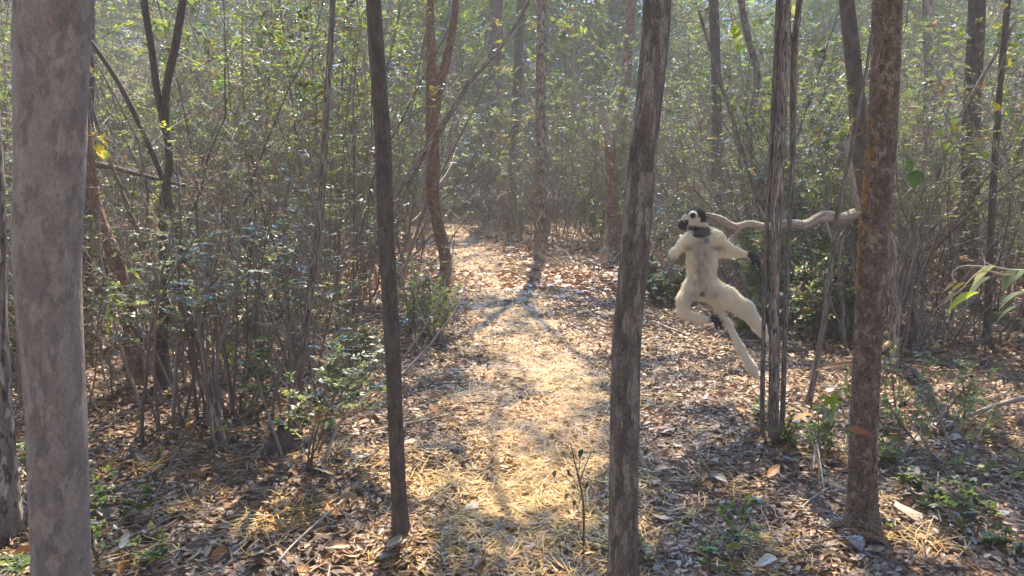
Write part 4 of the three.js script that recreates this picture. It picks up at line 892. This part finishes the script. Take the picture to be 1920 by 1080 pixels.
// sprigs of yellow leaves lit from behind
for (const [px, py, d, n, label] of [[366, 547, 4.6, 6, 'small sprig of bright yellow hanging leaves in the left thicket'], [190, 262, 5.0, 9, 'bright yellow leaf cluster right of the thick smooth trunk, high up'], [212, 548, 4.3, 5, 'yellow-green drooping leaves just right of the thick smooth trunk'], [430, 662, 4.4, 5, 'yellow-green leaves low in the left thicket'], [205, 600, 4.3, 4, 'round green leaves beside the thick smooth trunk, halfway up'], [300, 852, 3.8, 7, 'small yellow-green plant on sunlit leaf litter at left'], [1530, 250, 7, 5, 'yellow leaf left of the flaky brown trunk in the shade'], [1480, 20, 4.5, 6, 'lime green leaves at the top of the pole clump'], [1385, 60, 5.0, 8, 'lime leaves on a thin twig above the lemur'], [1310, 145, 5.2, 5, 'small lime leaves high above the lemur']]) {
  const r = rng(px), b = at(px, py, d), t = thing('leaf_sprig', label, 'leaf sprig', b);
  stemPart([V(r.n() * 0.03, 0.12, r.n() * 0.03), V(0.01, 0.05, 0), V(0, -0.03, 0), V(r.n() * 0.02, -0.09, 0)], 0.003, 0.001, WOODS[0], t);
  for (let i = 0; i < n; i++) leafPart(blade(0.055, py > 500 ? OVAL : HEART, 0.25, 0.3, i + px, r.pick(label.includes('green') || label.includes('lime') ? [LIME, LIME, PALE] : [GOLD, GOLD, LIME])), M.leafThin, t, V(r.n() * 0.035, 0.06 - 0.16 * i / n, r.n() * 0.03), r() * 6.3, r.r(0.3, 1.2), r.n() * 0.3, 'leaf', r.r(0.8, 1.2));
}
// shrubs with a place of their own
const put = (name, seed, px, py, o, label, cat = 'shrub') => plantThing(name, seed, { stems: 8, lean: [0.05, 0.6], foot: 0.15, rad: 0.009, levels: 2, kids: [7, 5], ratio: 0.4, leaves: 8, leaf: 0.04, wobble: 0.22, bare: 0.3, dead: 0.15, two: true, ...o }, label, cat, undefined, 'stems', spot(px, py));
put('glossy_shrub', 801, 440, 790, { height: 1.25, dull: 0.8, leaf: 0.046, slim: 0.42, leaves: 9, bare: 0.55, kids: [6, 4], flat: 0.25 }, 'dark shrub with blue-green glossy leaves shining white in the left thicket');
put('glossy_shrub', 802, 345, 800, { height: 1.15, dull: 0.75, leaf: 0.042, slim: 0.42, bare: 0.6, stems: 5, kids: [5, 4], flat: 0.3 }, 'smaller blue-green glossy shrub right of the thick smooth trunk');
put('creeper', 803, 1800, 850, { height: 0.62, lean: [0.3, 1.35], dull: 0.1, greens: [LIME, [0.25, 0.33, 0.05], PALE], leaf: 0.028, stems: 7, dead: 0.35, yellow: 0.25 }, 'sprawling yellow-green creeper on the ground right of the flaky trunk', 'creeper');
put('creeper', 804, 1720, 815, { height: 0.5, lean: [0.3, 1.3], dull: 0.15, greens: [LIME, [0.2, 0.28, 0.05]], leaf: 0.026, stems: 5, dead: 0.35, yellow: 0.2 }, 'yellow-green creeper just right of the flaky trunk, farther back', 'creeper');
put('herb', 805, 1850, 1010, { height: 0.28, lean: [0.5, 1.35], dull: 0.55, leaf: 0.03, stems: 9, kids: [4, 3], slim: 0.6 }, 'low grey-green herb in the lower right corner', 'herb');
put('herb', 806, 1755, 1000, { height: 0.22, lean: [0.6, 1.35], dull: 0.55, leaf: 0.03, stems: 7, kids: [4, 3], slim: 0.6 }, 'low grey-green herb right of the flaky trunk foot', 'herb');
put('herb', 807, 1290, 1040, { height: 0.3, lean: [0.3, 1.2], dull: 0.55, leaf: 0.03, stems: 5, kids: [5, 3] }, 'small dark green herb right of the leaning patchy trunk foot', 'herb');
put('herb', 808, 30, 1010, { height: 0.36, lean: [0.4, 1.3], dull: 0.55, leaf: 0.03, stems: 10, kids: [5, 3] }, 'dark green herb in the lower left corner', 'herb');
put('herb', 809, 215, 1015, { height: 0.3, lean: [0.4, 1.3], dull: 0.55, leaf: 0.03, stems: 5, kids: [5, 3] }, 'dark green herb right of the thick smooth trunk foot', 'herb');
put('bush', 810, 812, 640, { height: 0.6, dull: 0.1, leaf: 0.03, stems: 10, dead: 0.3, yellow: 0.2 }, 'green and yellow bush at the left edge of the trail', 'bush');
put('bush', 811, 775, 625, { height: 0.75, dull: 0.3, leaf: 0.03, stems: 9, dead: 0.4, yellow: 0.15 }, 'dusty green bush between slim dark trunk and trail', 'bush');
put('bush', 812, 670, 690, { height: 0.45, dull: 0.7, leaf: 0.03, stems: 8, dead: 0.3 }, 'low dark green bush left of the slim dark trunk', 'bush');
put('bush', 813, 560, 870, { height: 0.75, dull: 0.8, leaf: 0.036, stems: 6, bare: 0.4, dead: 0.4 }, 'dark leafy bush by the rotten stump', 'bush');
put('bush', 814, 1480, 800, { height: 0.3, dull: 0.4, leaf: 0.026, stems: 6, dead: 0.35, lean: [0.3, 1.2] }, 'low green plant at the foot of the pole clump', 'bush');
put('bush', 815, 1560, 870, { height: 0.34, dull: 0.15, leaf: 0.024, stems: 8, dead: 0.35, lean: [0.3, 1.3] }, 'small-leaved green plants left of the flaky brown trunk', 'bush');
put('bush', 816, 1395, 640, { height: 0.4, dull: 0.4, leaf: 0.04, stems: 10 }, 'green bush on the ground behind the lemur tail', 'bush');
put('bush', 817, 1540, 640, { height: 0.75, dull: 0.7, leaf: 0.042, stems: 12 }, 'dark leafy bush behind the thin pale leaning sapling', 'bush');
put('bush', 818, 1245, 560, { height: 0.5, dull: 0.6, leaf: 0.05, stems: 12 }, 'dark bush on shaded ground left of the lemur', 'bush');
put('brush', 819, 1105, 505, { height: 0.9, lean: [0.6, 1.45], dead: 1, stems: 16, wobble: 0.4, rad: 0.018, foot: 0.5, wood: [[0.45, 0.4, 0.34], WOODS[3], [0.5, 0.45, 0.4]] }, 'heap of pale dead twigs left of the leaning patchy trunk', 'dead brush');
put('brush', 820, 1400, 590, { height: 0.8, lean: [0.4, 1.4], dead: 1, stems: 12, wobble: 0.4, rad: 0.01, wood: [WOODS[3], WOODS[1]] }, 'grey dead twigs behind the lemur, left of the pole clump', 'dead brush');
put('brush', 821, 1740, 640, { height: 1.0, lean: [0.3, 1.3], dead: 1, stems: 14, wobble: 0.38, rad: 0.01, wood: [WOODS[3], WOODS[1], [0.4, 0.36, 0.32]] }, 'grey dead twigs right of the twisted pale trunk', 'dead brush');

// ---------------------------------------------------------------- fallen sticks and boughs
function stick(label, pts, r0, r1, color, group, name = 'fallen_stick', category = 'stick') {
  const b = pts[0].clone(), K = new Mesher(), line = curve(pts.map((p) => p.clone().sub(b)), 16);
  tube(K, line, line.map((_, i) => lerp(r0, r1, i / 16)), 7, color, (w, s) => r0 * 0.15 * noise(cos(w) + s * 9, sin(w), s * 5));
  const m = part(numbered(name), K.build(), M.wood, null);
  m.position.copy(b);
  return tag(m, label, category, group);
}
const g2 = (px, py, h = 0.015) => up(spot(px, py), h);
stick('grey bough lying at the right edge behind the yellow-green creeper', [g2(1990, 778, 0.14), g2(1900, 790, 0.12), g2(1830, 800, 0.08), g2(1770, 815, 0.04)], 0.022, 0.010, [0.26, 0.22, 0.18], undefined, 'fallen_bough', 'bough');
stick('thin pale stick lying right of the flaky brown trunk, nearly level', [g2(1640, 800), g2(1700, 815, 0.03), g2(1760, 835, 0.02), g2(1830, 870)], 0.007, 0.004, [0.52, 0.46, 0.38]);
stick('thin pale stick standing askew in the creeper right of the flaky trunk', [g2(1690, 860), up(spot(1690, 860), 0.14).add(V(0.12, 0, -0.05)), up(spot(1690, 860), 0.24).add(V(0.28, 0, -0.1))], 0.006, 0.003, [0.45, 0.38, 0.3]);
stick('dark twig leaning over the sunlit litter at left', [g2(285, 955), at(330, 850, 3.5), at(372, 790, 3.7)], 0.006, 0.003, [0.10, 0.07, 0.06]);
stick('pale forked stick below the lobed seedling', [g2(1525, 880), up(g2(1530, 850), 0.05), g2(1545, 920)], 0.006, 0.004, [0.5, 0.45, 0.36]);
stick('long pale stick across the litter left of the flaky trunk', [g2(1470, 985), g2(1530, 940, 0.03), g2(1585, 905)], 0.005, 0.004, [0.42, 0.36, 0.3]);
stick('pale bent stick on the litter right of the trail in the middle distance', [g2(1070, 520), g2(1100, 500, 0.06), g2(1135, 505, 0.05), g2(1170, 490)], 0.022, 0.012, [0.45, 0.4, 0.34]);
{
  const r = rng(66);
  let made = 0;
  for (let i = 0; i < 400 && made < 70; i++) {
    const d = lerp(2.2, 13, pow(r(), 1.2)), x = r.r(-0.7, 0.7) * d, z = -d, on = trail(x, z);
    if (on > 0.6 && r() < 0.8) continue;
    const a = r() * PI, L = r.r(0.15, 0.6) * (d > 6 ? 1.4 : 1), c = r.pick([WOODS[0], WOODS[3], [0.38, 0.33, 0.28], WOODS[4]]), w = r.r(0.003, 0.007) * (d > 6 ? 1.6 : 1);
    const p = (t) => { const X = x + cos(a) * L * t + r.n() * 0.02, Z = z + sin(a) * L * t + r.n() * 0.02; return V(X, land(X, Z) + 0.022 + r() * 0.02, Z); };
    const side = on > 0.3 ? 'on the trail' : x < trailLineX(z) ? 'on the litter left of the trail' : 'on the litter right of the trail', how = d < 4 ? 'near the camera' : d < 8 ? 'in the middle distance' : 'far back', tone = c[0] > 0.28 ? 'pale' : 'brown';
    stick(`thin ${tone} fallen stick ${side}, ${how}`, [p(-0.5), p(-0.15), p(0.2), p(0.5)], w, w * 0.6, c, `${tone} fallen sticks ${side}, ${how}`);
    made++;
  }
}
// ---------------------------------------------------------------- dead leaves large enough to tell apart
{
  const r = rng(67), made = {}, big = [0, 1, 2, 3, 4, 5].map((i) => deadLeaf(90 + i, [0.12, 0.1, 0.13, 0.09, 0.11, 0.1][i], [0.07, 0.065, 0.06, 0.07, 0.075, 0.05][i], [0.7, 1.1, -0.8, 1.4, 0.4, 1.8][i], { rows: 6, ragged: 0.6 }));
  const mats = [[0.46, 0.38, 0.30, 'pale tan'], [0.34, 0.22, 0.13, 'brown'], [0.46, 0.22, 0.08, 'orange-brown'], [0.30, 0.27, 0.25, 'grey']].map(([a, b, c, w]) => [phys({ name: w + ' dead leaf', color: new THREE.Color(a, b, c), transmission: 0.25, roughness: 0.55 }), w]);
  const lay = (k, tone, p, label, group, s = 1) => {
    const m = part(numbered('dead_leaf'), big[k], mats[tone][0], null);
    m.position.copy(p); m.rotation.set(r.n() * 0.4, r() * 6.28, r.n() * 0.4, 'YXZ'); m.scale.setScalar(s);
    tag(m, label, 'dead leaf', group);
  };
  lay(5, 0, g2(900, 1045, 0.04), 'large pale crumpled dead leaf at the bottom of the trail', undefined, 1.25);
  lay(1, 3, g2(1345, 905, 0.05), 'bluish grey curled leaf in the shade right of the leaning patchy trunk', undefined, 1.1);
  lay(3, 2, g2(1322, 915, 0.03), 'bright orange leaf beside the bluish grey curled leaf');
  lay(2, 2, g2(1450, 888, 0.04), 'orange dead leaf below the pole clump', undefined, 0.9);
  lay(4, 0, g2(1700, 985, 0.04), 'big tan dead leaf right of the flaky brown trunk foot', undefined, 1.2);
  lay(0, 3, g2(1600, 1040, 0.03), 'grey flat dead leaf below the foot of the flaky brown trunk');
  lay(4, 0, g2(955, 1008, 0.03), 'pale tan leaf on the near trail, left one of a pair', undefined, 0.85);
  lay(4, 0, g2(985, 1004, 0.03), 'pale tan leaf on the near trail, right one of a pair', undefined, 0.85);
  lay(5, 3, g2(655, 955, 0.05), 'grey rolled dead leaf left of the slim dark trunk foot', undefined, 1.1);
  lay(1, 0, g2(885, 800, 0.03), 'pale curled leaf at the left edge of the sunlit straw');
  lay(2, 1, g2(740, 1040, 0.06), 'dark reddish-brown leaf below the foot of the slim dark trunk', undefined, 1.2);
  for (let i = 0; i < 170; i++) {
    const d = lerp(2.1, 5.2, pow(r(), 0.8)), x = r.r(-0.7, 0.7) * d, z = -d, tone = floor(r() * 4), on = trail(x, z);
    if (on > 0.5 && r() < 0.7) continue;
    const u = 960 + x / d * F, zone = on > 0.4 ? 'on the trail' : u < 400 ? 'on the litter by the thick smooth trunk' : u < 800 ? 'on the litter by the slim dark trunk' : u < 1450 ? 'on the litter right of the trail' : 'on the litter by the flaky brown trunk';
    lay(floor(r() * 6), tone, V(x, land(x, z) + 0.028 + r() * 0.012, z), `${mats[tone][1]} dead leaf lying ${zone}`, `${mats[tone][1]} dead leaves ${zone}`, r.r(0.6, 0.95));
  }
}
renderer.render(scene, camera);
